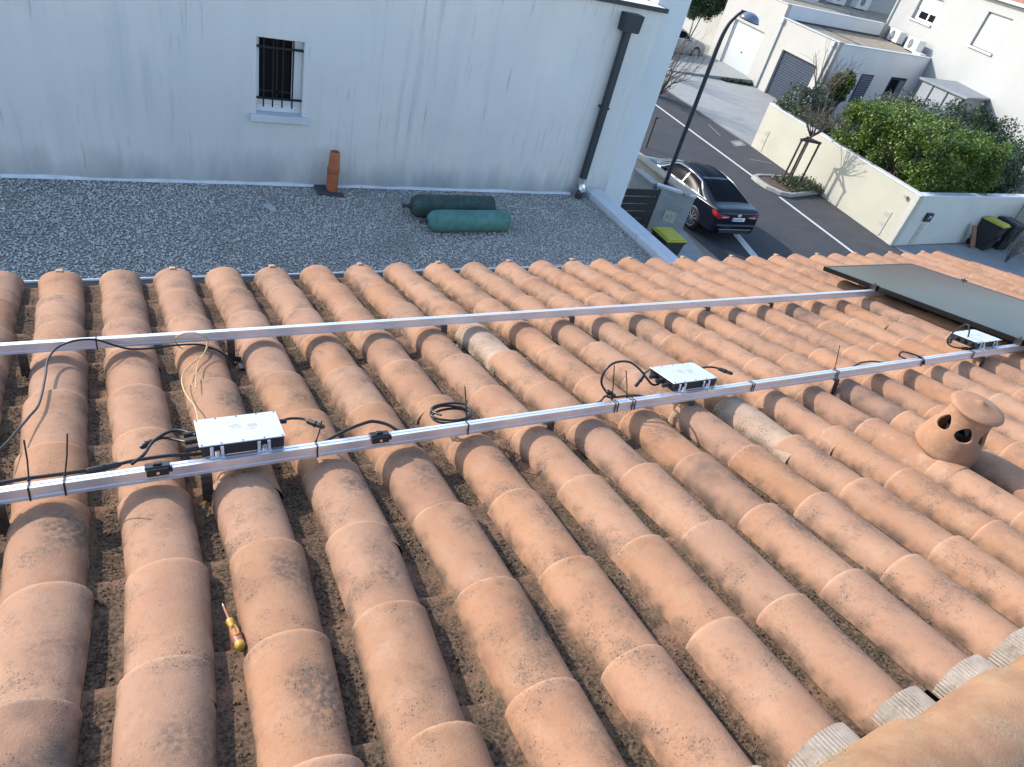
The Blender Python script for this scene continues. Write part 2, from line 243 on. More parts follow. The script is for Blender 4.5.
# ------------------------------------------------------------------ mesh helpers
WM = {}
def kind(o, k): o['kind'] = k; return o
def tag(o, label, cat, group=None):
    o['label'] = label; o['category'] = cat
    if group: o['group'] = group
    return o
class MB:
    def __init__(s): s.v = []; s.f = []; s.mi = []; s.m = 0
    def add(s, vs, fs):
        o = len(s.v); s.v += [tuple(map(float, p)) for p in vs]; s.f += [tuple(i + o for i in q) for q in fs]; s.mi += [s.m] * len(fs); return s
    def box(s, a, b, X=None):
        (x0, y0, z0), (x1, y1, z1) = a, b
        vs = [Vector(p) for p in ((x0,y0,z0),(x1,y0,z0),(x1,y1,z0),(x0,y1,z0),(x0,y0,z1),(x1,y0,z1),(x1,y1,z1),(x0,y1,z1))]
        if X is not None: vs = [X @ p for p in vs]
        return s.add(vs, [(0,3,2,1),(4,5,6,7),(0,1,5,4),(1,2,6,5),(2,3,7,6),(3,0,4,7)])
    def hexa(s, bot, top):
        return s.add(list(bot) + list(top), [(0,3,2,1),(4,5,6,7),(0,1,5,4),(1,2,6,5),(2,3,7,6),(3,0,4,7)])
    def tube(s, pts, r, n=6, caps=True):
        pts = [Vector(p) for p in pts]; rs = r if isinstance(r, (list, tuple)) else [r] * len(pts); vs = []; fs = []; prev = None
        for i, p in enumerate(pts):
            d = (pts[min(i + 1, len(pts) - 1)] - pts[max(i - 1, 0)]).normalized()
            a = prev if prev is not None else (Vector((0,0,1)) if abs(d.z) < .9 else Vector((1,0,0)))
            a = (a - d * a.dot(d)).normalized(); b = d.cross(a); prev = a
            vs += [p + (a * math.cos(2*PI*k/n) + b * math.sin(2*PI*k/n)) * rs[i] for k in range(n)]
        for i in range(len(pts) - 1):
            fs += [(i*n + k, i*n + (k+1) % n, (i+1)*n + (k+1) % n, (i+1)*n + k) for k in range(n)]
        if caps: fs += [tuple(range(n))[::-1], tuple(range((len(pts)-1)*n, len(pts)*n))]
        return s.add(vs, fs)
    def lathe(s, prof, X=None, n=24, closed=False):
        vs = []; fs = []
        for r, z in prof: vs += [Vector((r*math.cos(2*PI*k/n), r*math.sin(2*PI*k/n), z)) for k in range(n)]
        for i in range(len(prof) - 1):
            fs += [(i*n + k, i*n + (k+1) % n, (i+1)*n + (k+1) % n, (i+1)*n + k) for k in range(n)]
        if closed: fs += [tuple(range(n))[::-1], tuple(range((len(prof)-1)*n, len(prof)*n))]
        if X is not None: vs = [X @ p for p in vs]
        return s.add(vs, fs)
    def prism(s, poly, x0, x1, f):
        """polygon (a, b) swept from x0 to x1; f(x, a, b) gives the point"""
        n = len(poly); vs = [f(x0, *p) for p in poly] + [f(x1, *p) for p in poly]
        return s.add(vs, [tuple(range(n))[::-1], tuple(range(n, 2*n))] + [(k, (k+1) % n, n + (k+1) % n, n + k) for k in range(n)])
    def mesh(s, name, mats, smooth=None, bevel=0, flip=False):
        me = bpy.data.meshes.new(name); me.from_pydata(s.v, [], s.f)
        for m in (mats if isinstance(mats, (list, tuple)) else [mats]): me.materials.append(m)
        if any(s.mi): me.polygons.foreach_set('material_index', s.mi)
        bm = bmesh.new(); bm.from_mesh(me)
        if bevel:
            es = [e for e in bm.edges if len(e.link_faces) == 2 and e.calc_face_angle(0) > .5]
            bmesh.ops.bevel(bm, geom=es, offset=bevel, segments=1, affect='EDGES', clamp_overlap=True)
        bmesh.ops.recalc_face_normals(bm, faces=bm.faces); bm.to_mesh(me); bm.free()
        if smooth is not None:
            me.polygons.foreach_set('use_smooth', [True] * len(me.polygons)); me.set_sharp_from_angle(angle=R(smooth))
        me.update(); return me
    def build(s, name, mats, parent=None, smooth=None, bevel=0, M=None, label=None):
        return link(name, s.mesh(name, mats, smooth, bevel), parent, M, label)
def link(name, me, parent=None, M=None, label=None):
    o = bpy.data.objects.new(name, me); C.objects.link(o); M = M if M is not None else Matrix.Identity(4)
    WM[o.name] = M
    if parent is not None: o.parent = parent; o.matrix_basis = WM[parent.name].inverted() @ M
    else: o.matrix_basis = M
    if label: o['label'] = label
    return o
def thing(name, label, cat, loc=(0,0,0), group=None):
    o = link(name, None, None, Matrix.Translation(loc)); o.empty_display_size = .2; return tag(o, label, cat, group)
# roof frame: X along the ridge, t down the slope away from the eye, n up from the crown plane of the tiles
SL = 0.2341082565; nn_ = Vector((0, math.sin(SL), math.cos(SL))); sd_ = Vector((0, math.cos(SL), -math.sin(SL)))
def RP(X, t, n): return Vector((X, 0, 0)) + sd_ * t + nn_ * (n - 1.3)
RM = Matrix(((1, 0, 0, 0), (0, sd_.y, nn_.y, 0), (0, sd_.z, nn_.z, 0), (0, 0, 0, 1)))   # local x, y (down slope), z (normal)
def RX(X, t, n): m = RM.copy(); m.translation = RP(X, t, n); return m
def curve(pts, k=6):
    """smooth points through the given ones"""
    P = [Vector(p) for p in pts]; P = [P[0]*2 - P[1]] + P + [P[-1]*2 - P[-2]]; out = []
    for i in range(1, len(P) - 2):
        for j in range(k):
            t = j / k; a, b, c, d = P[i-1:i+3]
            out.append(.5 * (2*b + (c-a)*t + (2*a-5*b+4*c-d)*t*t + (3*b-a-3*c+d)*t**3))
    return out + [P[-2]]
def cyl(mb, a, b, r, n=10): return mb.tube([a, b], r, n)
def frame_m(origin, dx, dz=Vector((0, 0, 1))):
    """matrix with x along dx, z up, y = z cross x"""
    dx = Vector(dx).normalized(); dz = Vector(dz).normalized(); dy = dz.cross(dx)
    m = Matrix((dx, dy, dz)).transposed().to_4x4(); m.translation = origin; return m
def wobble(me, amp, sc_):
    from mathutils import noise as mn
    off = Vector((rng.uniform(0, 50), rng.uniform(0, 50), 0))
    for v in me.vertices: v.co += mn.noise_vector(v.co * sc_ + off) * amp

# ================================================================== the ground
def sheet(name, pts, z, m, k='structure', parent=None):
    mb = MB(); mb.add([(x, y, z) for x, y in pts], [tuple(range(len(pts)))]); o = mb.build(name, m, parent)
    if k: o['kind'] = k
    return o
sheet('ground', [(-400, -400), (400, -400), (400, 400), (-400, 400)], -GZ, MT['ground'])
sheet('road', [(13.35, -20), (22.05, -20), (22.05, 12.4), (22.95, 20.6), (23.0, 22.5), (24.2, 42), (25.5, 70), (16, 70), (13.9, 18)], -GZ + .004, MT['asphalt'])
sheet('forecourt', [(23.08, 20.8), (23.15, 22.5), (24.25, 42), (25, 60), (60, 60), (60, 29.2), (23.9, 20.9)], -GZ + .006, MT['concrete'])
sheet('driveway', [(22.05, -2), (34, -2), (34, 12.4), (22.05, 12.42)], -GZ + .008, MT['drive'])
sheet('worn_road_edge', [(20.35, 17.5), (20.55, 20.8), (21.2, 25), (23.2, 24.8), (22.85, 20.6), (22.5, 17.7)], -GZ + .008, MT['asphalt2'])
sheet('worn_road_edge', [(19.4, 11.5), (20.1, 15.8), (22.2, 15.8), (21.82, 11.5)], -GZ + .008, MT['asphalt2'])
sheet('pavement', [(8.5, -10), (13.35, -10), (13.4, 11.9), (13.75, 13.3), (13.9, 22), (8.5, 22)], -GZ + .012, MT['drive'])
def strip(name, a, b, wd, z, m):
    a, b = Vector((*a, 0)), Vector((*b, 0)); d = (b - a).normalized(); s = Vector((-d.y, d.x, 0)) * wd / 2
    return sheet(name, [tuple((p)[:2]) for p in (a - s, b - s, b + s, a + s)], z, m)
strip('road_marking', (18.9, 6), (20.0, 15.85), .13, -GZ + .014, MT['paint'])
strip('road_marking', (20.22, 17.45), (21.05, 26.5), .13, -GZ + .014, MT['paint'])
strip('parking_marking', (15.0, 11.2), (15.62, 13.2), .26, -GZ + .014, MT['paint'])
for a, b in (((21.9, 20.5), (22.68, 20.72)), ((22.68, 20.72), (22.86, 21.25)), ((22.86, 21.25), (22.1, 21.0)), ((22.1, 21.0), (21.9, 20.5)), ((22.0, 21.6), (22.4, 22.9)), ((21.6, 19.2), (22.5, 18.9))):
    strip('road_patch_line', a, b, .05, -GZ + .018, MT['drive'])
g = sheet('manhole_cover', [(22.02, 20.58), (22.62, 20.76), (22.76, 21.15), (22.16, 20.97)], -GZ + .016, MT['drive'])

# ================================================================== our house and its tiled roof
house = thing('tiled_house', 'foreground house with salmon clay canal tiles sloping down to a gutter', 'house', (2.5, -1, -GZ))
EAVE = 4.1275; EXP = .3575; PITCH = .26585
mb = MB(); mb.prism([(.34, -.16), (4.06, -.16), (4.06, -.24), (.34, -.24)], -3.4, 7.5, lambda x, t, n: RP(x, t, n)); mb.build('roof_deck', MT['channel'], house)
AP = RP(0, .36, -.12)
mb = MB()
mb.add([(-3.4, AP.y, AP.z), (7.5, AP.y, AP.z), (7.5, AP.y - 4.2, AP.z - 1.0), (-3.4, AP.y - 4.2, AP.z - 1.0), (-3.4, AP.y, AP.z - .1), (7.5, AP.y, AP.z - .1), (7.5, AP.y - 4.2, AP.z - 1.1), (-3.4, AP.y - 4.2, AP.z - 1.1)],
       [(0,1,2,3), (4,7,6,5), (0,4,5,1), (1,5,6,2), (2,6,7,3), (3,7,4,0)])
mb.build('back_slope', MT['channel'], house)
mb = MB(); mb.prism([(3.42, -2.45), (3.42, -GZ), (-3.3, -GZ), (-3.3, -2.25), (AP.y, AP.z - .12)], -3.1, 7.35, lambda x, y, z: Vector((x, y, z))); mb.build('wall', MT['cream'], house)

def cover_mesh(k):
    mb = MB(); na = 14; ny = 4; Lh = .45; th = .005; e = rng.uniform(-1, 1, 3)
    def sec(y, inner=0.):
        f = -y / Lh; hw = .101 - .0095 * f - inner; H = .080 - .005 * f - inner; b = -.080 - .0085 * f
        return [(hw * math.cos(PI * i / na) * (1 if abs(math.cos(PI*i/na)) < .97 else 1.01), y, b + H * math.sin(PI * i / na) ** .88 + .003 * e[0] * math.sin(PI * i / na) * f) for i in range(na, -1, -1)]
    ys = [-.006, -.02, -.15, -.30, -Lh]
    rows = [sec(y) for y in ys]; rim = sec(0., .004); inn = sec(-.002, th); inn2 = sec(-.10, th)
    rows = [inn2, inn, rim] + rows
    n = na + 1
    for r in rows: mb.v += r
    for i in range(len(rows) - 1):
        mb.f += [(i*n + j, i*n + j + 1, (i+1)*n + j + 1, (i+1)*n + j) for j in range(na)]
    mb.mi = [0] * len(mb.f)
    me = mb.mesh('cover_tile', MT['clay'], 55); wobble(me, .0028, 6.); wobble(me, .0011, 28.); return me
def channel_mesh(k):
    mb = MB(); na = 8; ys = [0., -.004, -.14, -.28, -.42]; rows = []
    for j, y in enumerate(ys):
        f = -y / .42; hw = .094 + .012 * f
        rows.append([(hw * (2*i/na - 1), y, -.084 + .034 * (2*i/na - 1) ** 2 - .014 * f) for i in range(na + 1)])
    rows.insert(0, [(x, y - .001, z - .012) for x, y, z in rows[0]])
    n = na + 1
    for r in rows: mb.v += r
    for i in range(len(rows) - 1): mb.f += [(i*n + j, i*n + j + 1, (i+1)*n + j + 1, (i+1)*n + j) for j in range(na)]
    mb.mi = [0] * len(mb.f)
    me = mb.mesh('channel_tile', MT['channel'], 50); wobble(me, .005, 9.); return me
COV = [cover_mesh(k) for k in range(7)]; CHA = [channel_mesh(k) for k in range(5)]
cv = Vector((0, 0, 0))
def size_in_view(P):
    d = P; z = d.dot(f_)
    if z < .2: return 0
    x = 512 + 686 * d.dot(r_) / z; y = 383 - 686 * d.dot(u_) / z
    return 1 / z if -70 < x < 1094 and -60 < y < 850 else .001 / z
TS = [.5, .7, .95, 1.3, 1.65, 2.0, 4.2]
def drift(c, t):
    """how far a row of tiles wanders from its true line (real rows are never quite straight)"""
    e = np.where(np.asarray(c) < 14, .088, .088 - .055 * (np.asarray(c) - 14) / 14)
    a = np.interp(t, TS, [-.085, -.072, -.055, -.030, -.014, -.022, -.022]); b = np.interp(t, TS, [0, 0, 0, 0, 0, 0, 1.])
    return a * np.interp(c, [2, 7], [1., .12]) - (e - .022) * b - .022 * b * (1 - np.interp(c, [2, 7], [1., .12]))
def colx(c, t): return PITCH * c - .003 + float(drift(c, t))
def yaw(c, t): return -(float(drift(c, t + .02)) - float(drift(c, t - .34))) / .36
def place(kind_, meshes, specs, special):
    specs.sort(key=lambda q: -size_in_view(RP(q[0], q[1] - .2, 0)))
    rest = bmesh.new()
    for i, (X, t, col, row, dn) in enumerate(specs):
        s = rng.normal(0, 1, 5)
        m = RX(X + s[0]*.0036, t + s[1]*.008, dn + s[2]*.0014) @ Matrix.Rotation(yaw(col, t) + R(s[3]*.75), 4, 'Z') @ Matrix.Rotation(R(s[4]*.8), 4, 'Y')
        me = meshes[int(rng.integers(len(meshes)))]
        if i < 300:
            o = link(kind_, me, house, m)
            if (col, row) in special:
                mk, lab = special[(col, row)]
                o.material_slots[0].link = 'OBJECT'; o.material_slots[0].material = MT[mk]
                if lab: o['label'] = lab
        else:
            k = len(rest.verts); rest.from_mesh(me); rest.verts.ensure_lookup_table()
            for v in rest.verts[k:]: v.co = m @ v.co
    if len(rest.verts):
        me = bpy.data.meshes.new(kind_ + 's_beyond'); rest.to_mesh(me); me.materials.append(meshes[0].materials[0])
        for p in me.polygons: p.use_smooth = True
        me.set_sharp_from_angle(angle=R(55)); kind(link(kind_ + 's', me, house), 'stuff')
    rest.free()
cov = []; cha = []
for c in range(-4, 29):
    dx = rng.normal(0, .002)
    for k in range(11):
        t = EAVE - EXP * k
        if t < .6: continue
        cov.append((colx(c, t) + dx, t, c, k, 0.))
        if c < 28: cha.append((colx(c + .5, t) + dx, t + .055 - (.08 if k == 0 else 0), c, k, 0.))
# rows counted from the eaves: 0 = eaves course
special = {(6, 3): ('clay_pale', 'pale cream cover tile just below the far rail'), (9, 6): ('clay_pale', 'pale weathered cover tile just below the near rail'),
           (-1, 8): ('clay_dark', 'soot darkened cover tile at the lower left'), (7, 7): ('clay_dark', 'dark stained cover tile'), (12, 6): ('clay_dark', 'dark stained cover tile left of the vent'), (11, 6): ('clay_dark', 'dark stained cover tile left of the vent'), (15, 3): ('clay_dark', 'dark stained cover tile below the far rail')}
place('cover_tile', COV, cov, special); place('channel_tile', CHA, cha, {})
# little clay stops standing on every second eaves tile
for c in range(-1, 28, 2):
    mb = MB(); mb.box((-.016, -.035, -.006), (.016, .006, .007)); mb.build('eaves_clip', MT['clay_pale'], house, bevel=.003, M=RX(colx(c, EAVE), EAVE, 0))
# dirt lying in the channels (crumbs too small and too many to count)
def crumbs(P, S, m, name, parent=None, flat=.7):
    n = len(P); base = np.array([(1,0,0),(-1,0,0),(0,1,0),(0,-1,0),(0,0,1),(0,0,-1)], float)
    ang = rng.uniform(0, 2*PI, n); ca, sa = np.cos(ang), np.sin(ang)
    V = base[None] * (S[:, None, None] * rng.uniform(.6, 1.3, (n, 6, 1)))
    V[..., 2] *= flat
    x = V[..., 0] * ca[:, None] - V[..., 1] * sa[:, None]; y = V[..., 0] * sa[:, None] + V[..., 1] * ca[:, None]
    V = np.stack([x, y, V[..., 2]], -1) + P[:, None]
    F = np.array([(0,2,4),(2,1,4),(1,3,4),(3,0,4),(2,0,5),(1,2,5),(3,1,5),(0,3,5)])
    F = (F[None] + (np.arange(n) * 6)[:, None, None]).reshape(-1, 3)
    me = bpy.data.meshes.new(name); me.vertices.add(n*6); me.vertices.foreach_set('co', V.reshape(-1)); me.loops.add(len(F)*3); me.loops.foreach_set('vertex_index', F.reshape(-1).astype(np.int32))
    me.polygons.add(len(F)); me.polygons.foreach_set('loop_start', np.arange(len(F), dtype=np.int32)*3); me.polygons.foreach_set('loop_total', np.full(len(F), 3, np.int32))
    me.materials.append(m); me.update(); me.validate(); return kind(link(name, me, parent), 'stuff')
n = 62000; c = rng.integers(-3, 20, n); t = rng.uniform(.6, 4.1, n) ; x = np.clip(rng.normal(0, .030, n), -.07, .07)
keep = rng.uniform(0, 1, n) < (.35 + .65 * (np.sin(t * 5.1 + c * 2.3) > -.4)); c, t, x = c[keep], t[keep], x[keep]
fr = ((EAVE + .055 - t) / EXP) % 1.; fr[t > EAVE - .02] = 0
zn = -.084 + .034 * (x / .094) ** 2 - .014 * fr * .85 + .001
P = np.array([PITCH * (c + .5) - .003 + drift(c, t) + x]).T * np.array([[1, 0, 0]]) + t[:, None] * np.array(sd_)[None] + (zn - 1.3)[:, None] * np.array(nn_)[None]
crumbs(P, rng.gamma(3., .00062, len(P)) + .0006, MT['debris'], 'channel_dirt', house)
# ridge: ribbed flashing over every tile head, ridge tiles on top
def flash_mesh():
    mb = MB(); rows = []; na = 60
    for y in (.092, .06, .02, -.06):
        row = []
        for i in range(na + 1):
            a = PI * i / na; k = .0020 if (i % 2) else -.0010
            row.append(((.103 + k) * math.cos(a), y, -.086 + (.092 + k) * max(0, math.sin(a)) ** .88))
        rows.append(row)
    for i in range(na + 1): rows[0][i] = (rows[0][i][0], .092 + rng.uniform(-.0015, .0015), rows[0][i][2])
    for r in rows: mb.v += r
    n = na + 1
    for i in range(3): mb.f += [(i*n + j, i*n + j + 1, (i+1)*n + j + 1, (i+1)*n + j) for j in range(na)]
    mb.mi = [0] * len(mb.f); return mb.mesh('ridge_flashing', MT['flash'], 30)
FL = flash_mesh()
for c in range(-4, 29):
    link('ridge_flashing', FL, house, RX(colx(c, .5), .455 + rng.normal(0, .004), .001) @ Matrix.Rotation(R(rng.normal(0, 1)), 4, 'Z'))
    if c < 28:
        mb = MB(); mb.box((-.040, -.06, -.12), (.040, .03 + rng.uniform(-.01, .01), -.070)); link('mortar_bed', mb.mesh('mortar_bed', MT['flash'], bevel=.008), house, RX(colx(c + .5, .44), .44, 0))
def ridge_mesh():
    mb = MB(); na = 18; rows = []
    for x, rr in ((-.004, .120), (0, .137), (.02, .138), (.2, .131), (.47, .117)):
        rows.append([(x, rr * math.cos(a) * 1.02, rr * math.sin(a) * .98) for a in [R(-12 + 204 * i / na) for i in range(na + 1)]])
    for r in rows: mb.v += r
    n = na + 1
    for i in range(len(rows) - 1): mb.f += [(i*n + j, i*n + j + 1, (i+1)*n + j + 1, (i+1)*n + j) for j in range(na)]
    mb.mi = [0] * len(mb.f); me = mb.mesh('ridge_tile', MT['ridge'], 50); wobble(me, .0022, 6.); return me
RDG = [ridge_mesh() for _ in range(3)]
for k in range(-12, 16):      # each laid over the next: the lip faces the other way along the ridge
    m = RX(1.44 + .40 * k, .362, -.032) @ Matrix.Rotation(PI, 4, 'Z') @ Matrix.Rotation(R(1.0 + rng.normal(0, .3)), 4, 'Y')
    link('ridge_tile', RDG[k % 3], house, m)
n = 260; X = rng.uniform(.7, 2.1, n); mosst = .478 + rng.normal(0, .006, n)
P = np.array([RP(a, b, .028 + rng.normal(0, .004)) for a, b in zip(X, mosst)]); keep = rng.uniform(0, 1, n) < np.where((X > 1.1) & (X < 1.36), .9, .04)
crumbs(P[keep], rng.uniform(.001, .003, keep.sum()), MT['lime'], 'lichen_crumbs', house)
# gutter: half round with a bright lip
mb = MB(); pr = [(3.86 - .07 + .07 * math.cos(a), -2.385 + .07 * math.sin(a)) for a in [R(-180 + 18 * i) for i in range(11)]]
pr2 = [(3.79 + .064 * math.cos(a), -2.385 + .064 * math.sin(a)) for a in [R(-18 * i) for i in range(11)]]
mb.prism(pr + pr2, -3.3, 7.5, lambda x, y, z: Vector((x, y, z))); gut = mb.build('gutter', MT['zinc'], house, 40)
mb = MB(); mb.tube([(-3.3, 3.862, -2.378), (7.5, 3.862, -2.378)], .008, 8); mb.build('lip', MT['alu'], gut, 60)

# terracotta roof vent standing on the tenth cover row
VX, VT = 2.915, 1.30; ax = (Vector((1, 0, 0)) * -.05 + sd_ * -.25 + nn_ * .95).normalized(); base = RP(2.99, 1.305, .066)
VM = frame_m(base, Vector((1, 0, 0)) - ax * ax.x, ax) @ Matrix.Diagonal((.66, .66, .70, 1))
nr = 280
zz_ = np.array([-.09, -.04, 0., .02, .045, .07, .095, .13, .17, .20, .225, .245]); rr_ = np.array([.190, .185, .178, .172, .165, .159, .150, .138, .131, .131, .136, .145])
prof = [(float(np.interp(z, zz_, rr_)), float(z)) for z in list(np.linspace(-.09, .066, 9)) + list(np.linspace(.070, .0935, 11)) + list(np.linspace(.0955, .205, 48)) + [.215, .225, .235, .245]]
mb = MB(); holes = [R(157 + 60*k) for k in range(6)]
for r, z in prof: mb.v += [(r*math.cos(2*PI*k/nr), r*math.sin(2*PI*k/nr), z) for k in range(nr)]
def inhole(a, z):
    for hc in holes:
        d = (a - hc + PI) % (2*PI) - PI; u = abs(d) * .124 / .050; v = (z - .080) / .092
        if ((v - .45) / .5) ** 2 + (u / (1.12 - .62 * v)) ** 2 < 1: return True
    return False
for i in range(len(prof) - 1):
    for k in range(nr):
        if not inhole(2*PI*(k + .5)/nr, (prof[i][1] + prof[i+1][1]) / 2): mb.f.append((i*nr + k, i*nr + (k+1) % nr, (i+1)*nr + (k+1) % nr, (i+1)*nr + k))
mb.mi = [0] * len(mb.f)
vent = mb.build('roof_vent', MT['vent'], house, 60, M=VM, label='terracotta roof vent with rounded holes and a flat conical cap')
so_ = vent.modifiers.new('thick', 'SOLIDIFY'); so_.thickness = .018; so_.offset = -1
mb = MB(); mb.lathe([(.001, .302), (.010, .299), (.024, .288), (.05, .281), (.10, .274), (.140, .263), (.156, .255), (.161, .246), (.158, .237), (.148, .234), (.06, .240), (.001, .242)], n=64); mb.build('cap', MT['vent'], vent, 45, M=VM)
mb = MB(); mb.lathe([(.001, -.02), (.085, -.02), (.085, .09)], n=24); mb.build('flue', MT['black'], vent, M=VM)
mb = MB(); mb.prism([(.108 * math.cos(PI*i/12), -.09 + .100 * math.sin(PI*i/12) ** .9) for i in range(13)], VT - .12, VT + .22, lambda t, x, n: RP(VX + x, t, n)); mb.build('saddle', MT['vent'], vent, 50)

# ================================================================== rails, inverters, cables
def rail(name, label, tf, hooks, x0=-2.6, x1=5.95):
    b = RP(x0, tf, .02); t = thing(name, label, 'rail', b, 'aluminium mounting rails across the roof')
    p = [(0, .020), (0, .029), (.003, .031), (.003, .049), (0, .051), (0, .060), (.012, .060), (.012, .0575), (.018, .0575), (.018, .060), (.030, .060), (.030, .020), (.02, .020), (.02, .024), (.01, .024), (.01, .020)]
    mb = MB(); mb.prism(p, x0, x1, lambda x, a, n: RP(x, tf + a, n)); mb.build('rail_profile', MT['alu'], t)
    for hx in hooks:
        mb = MB(); X = RX(hx, tf, 0)
        mb.box((-.016, -.009, -.074), (.016, -.003, .019), X); mb.box((-.016, -.004, .010), (.016, .034, .0195), X)
        Y = X @ Matrix.Translation((0, -.008, -.068)) @ Matrix.Rotation(R(12), 4, 'Y')
        mb.box((-.002, -.004, -.013), (.075, .002, .013), Y)
        mb.box((.020, -.095, -.086), (.075, .010, -.079), X)
        h = mb.build('hook', MT['steel'], t, bevel=.0012)
        mb = MB(); mb.lathe([(.012, -.093), (.012, -.085), (.008, -.085), (.008, -.076)], X @ Matrix.Translation((.050, -.065, .006)), 6, True); mb.build('bolt', MT['steel_bright'], h)
    return t
rail('mounting_rail', 'aluminium rail farther up the picture, ending under the corner of the solar panel', 3.005, [-.426, .333, 1.353, 2.132, 3.158, 3.729, 5.1])
rail('mounting_rail', 'aluminium rail nearer the viewer, carrying the three flat inverters', 1.963, [-.40, .125, 1.376, 2.113, 3.088, 4.428, 5.3])

def inverter(label, x, t0=1.992):
    X = RX(x, t0, 0); o = thing('microinverter', label, 'inverter', X.translation, 'microinverters fixed on the near rail')
    mb = MB(); mb.box((0, 0, .098), (.258, .174, .1015), X); top = mb.build('top_plate', MT['inv_top'], o, bevel=.001)
    mb = MB()
    for sx in (.008, .065, .129, .193, .250):
        for sy in (.007, .167): cyl(mb, X @ Vector((sx, sy, .1014)), X @ Vector((sx, sy, .103)), .0028, 6)
    mb.build('screw', MT['steel'], top)
    mb = MB()
    for q in ((.10, .100, .135, .108), (.112, .112, .128, .116), (.105, .088, .14, .092), (.15, .07, .18, .072), (.15, .078, .176, .080), (.155, .088, .185, .106)): mb.box((q[0], q[1], .1014), (q[2], q[3], .1019), X)
    mb.build('printed_label', MT['print'], top)
    mb = MB(); mb.hexa([X @ Vector(p) for p in ((.006, .004, .0605), (.252, .004, .0605), (.252, .168, .0605), (.006, .168, .0605))], [X @ Vector(p) for p in ((.004, .002, .0978), (.254, .002, .0978), (.254, .170, .0978), (.004, .170, .0978))])
    for k in range(5): mb.box((.02, .025 + .03*k, .058), (.24, .032 + .03*k, .067), X)
    for sy in (.03, .075, .12): cyl(mb, X @ Vector((.008, sy, .083)), X @ Vector((-.035, sy, .080)), .009, 10)
    cyl(mb, X @ Vector((.25, .13, .083)), X @ Vector((.285, .13, .080)), .008, 10)
    mb.build('casing', MT['inv_body'], o, 40)
    for bx in (.05, .19):
        mb = MB(); mb.box((bx - .022, -.018, .061), (bx + .022, .03, .065), X); mb.box((bx - .020, -.006, .065), (bx - .010, .0, .096), X); mb.box((bx + .010, -.006, .065), (bx + .020, .0, .096), X)
        mb.box((bx - .010, -.033, .050), (bx + .010, -.029, .0645), X); mb.box((bx - .010, -.031, .061), (bx + .010, -.016, .0645), X)
        br = mb.build('bracket', MT['alu'], o, bevel=.001)
        mb = MB(); cyl(mb, X @ Vector((bx, -.012, .065)), X @ Vector((bx, -.012, .086)), .0075, 6); cyl(mb, X @ Vector((bx, -.012, .066)), X @ Vector((bx, -.012, .071)), .013, 8); mb.build('bolt', MT['steel_bright'], br)
    return o
inverter('white flat inverter at the left, with thick black leads leaving both ends', .113)
inverter('middle flat inverter on the near rail, beside a large standing cable loop', 2.012)
inverter('rightmost flat inverter, close under the edge of the solar panel', 4.362)

CG = 'black cables lying along the rails'
def cable(label, pts, r=.0042, m='cable', conn=None, group=CG, cat='cable', name='cable'):
    P = curve([RP(*p) for p in pts]); mb = MB(); mb.tube(P, r, 8)
    o = mb.build(name, MT[m], None, 60); tag(o, label, cat, group)
    for a, b in (conn or []):
        a, b = RP(*a), RP(*b); d = b - a; mb = MB()
        mb.tube([a, a + d*.08, a + d*.1, a + d*.45, a + d*.47, a + d*.53, a + d*.55, a + d*.9, a + d], [.006, .008, .0095, .0095, .012, .012, .0088, .0088, .006], 8)
        mb.build('connector', MT['black'], o, 30)
    return o
cable('long black cable drooping from the far rail down to the left edge of the roof', [(-.50, 2.16, .0), (-.428, 2.301, .008), (-.403, 2.37, .010), (-.369, 2.477, .014), (-.345, 2.569, .016), (-.338, 2.769, .022), (-.335, 2.90, .034), (-.304, 2.985, .047), (-.244, 2.99, .068), (-.173, 2.99, .066), (-.11, 2.985, .038), (-.058, 2.98, .020), (.016, 2.98, .016), (.111, 2.98, .022), (.189, 2.98, .020), (.228, 2.985, .007), (.278, 2.985, -.02), (.318, 2.965, -.05), (.345, 2.95, -.085)])
cable('thin tan wire looped over the far rail and hanging to the left inverter', [(.14, 2.985, .0), (.123, 2.99, .014), (.114, 2.99, .047), (.142, 2.995, .064), (.192, 3.0, .064), (.231, 2.99, .046), (.238, 2.985, .012), (.209, 2.883, .012), (.161, 2.811, .010), (.121, 2.732, .006), (.110, 2.642, .0), (.119, 2.536, .0), (.135, 2.45, .006), (.136, 2.356, .02), (.132, 2.25, .04), (.13, 2.17, .07)], .0028, 'tan_cable', None, None, 'wire', 'wire')
cable('short end of tan wire curling over a tile below the far rail', [(.24, 3.005, .035), (.232, 2.95, .03), (.218, 2.889, .024), (.177, 2.775, .014), (.152, 2.585, .008)], .0022, 'tan_cable', None, None, 'wire', 'wire')
cable('upper black lead leaving the left inverter and crossing down to the rail', [(.113, 2.10, .083), (.07, 2.145, .082), (.034, 2.149, .078), (-.011, 2.114, .07), (-.038, 2.049, .068), (-.073, 2.015, .060)], .0052)
cable('middle black lead curving out of the left inverter with a plug at its end', [(.113, 2.065, .080), (.087, 2.083, .07), (.065, 2.11, .064), (.016, 2.146, .062), (-.028, 2.117, .06)], .0050, conn=[((-.010, 2.135, .061), (-.045, 2.105, .060))])
cable('lowest black lead running left from the left inverter behind the near rail', [(.20, 2.025, .05), (.144, 2.03, .052), (.088, 2.03, .056), (.026, 2.03, .063), (-.064, 2.03, .062), (-.128, 2.03, .055), (-.206, 2.018, .058), (-.28, 2.018, .058), (-.363, 2.018, .058), (-.5, 2.02, .05)], .0056, conn=[((-.10, 2.02, .062), (-.19, 2.012, .060))])
cable('short black lead with a plug at the right end of the left inverter', [(.371, 2.122, .083), (.40, 2.131, .082), (.422, 2.131, .083), (.453, 2.117, .084), (.47, 2.094, .084), (.502, 2.05, .082)], .0046, conn=[((.462, 2.10, .084), (.508, 2.045, .082))])
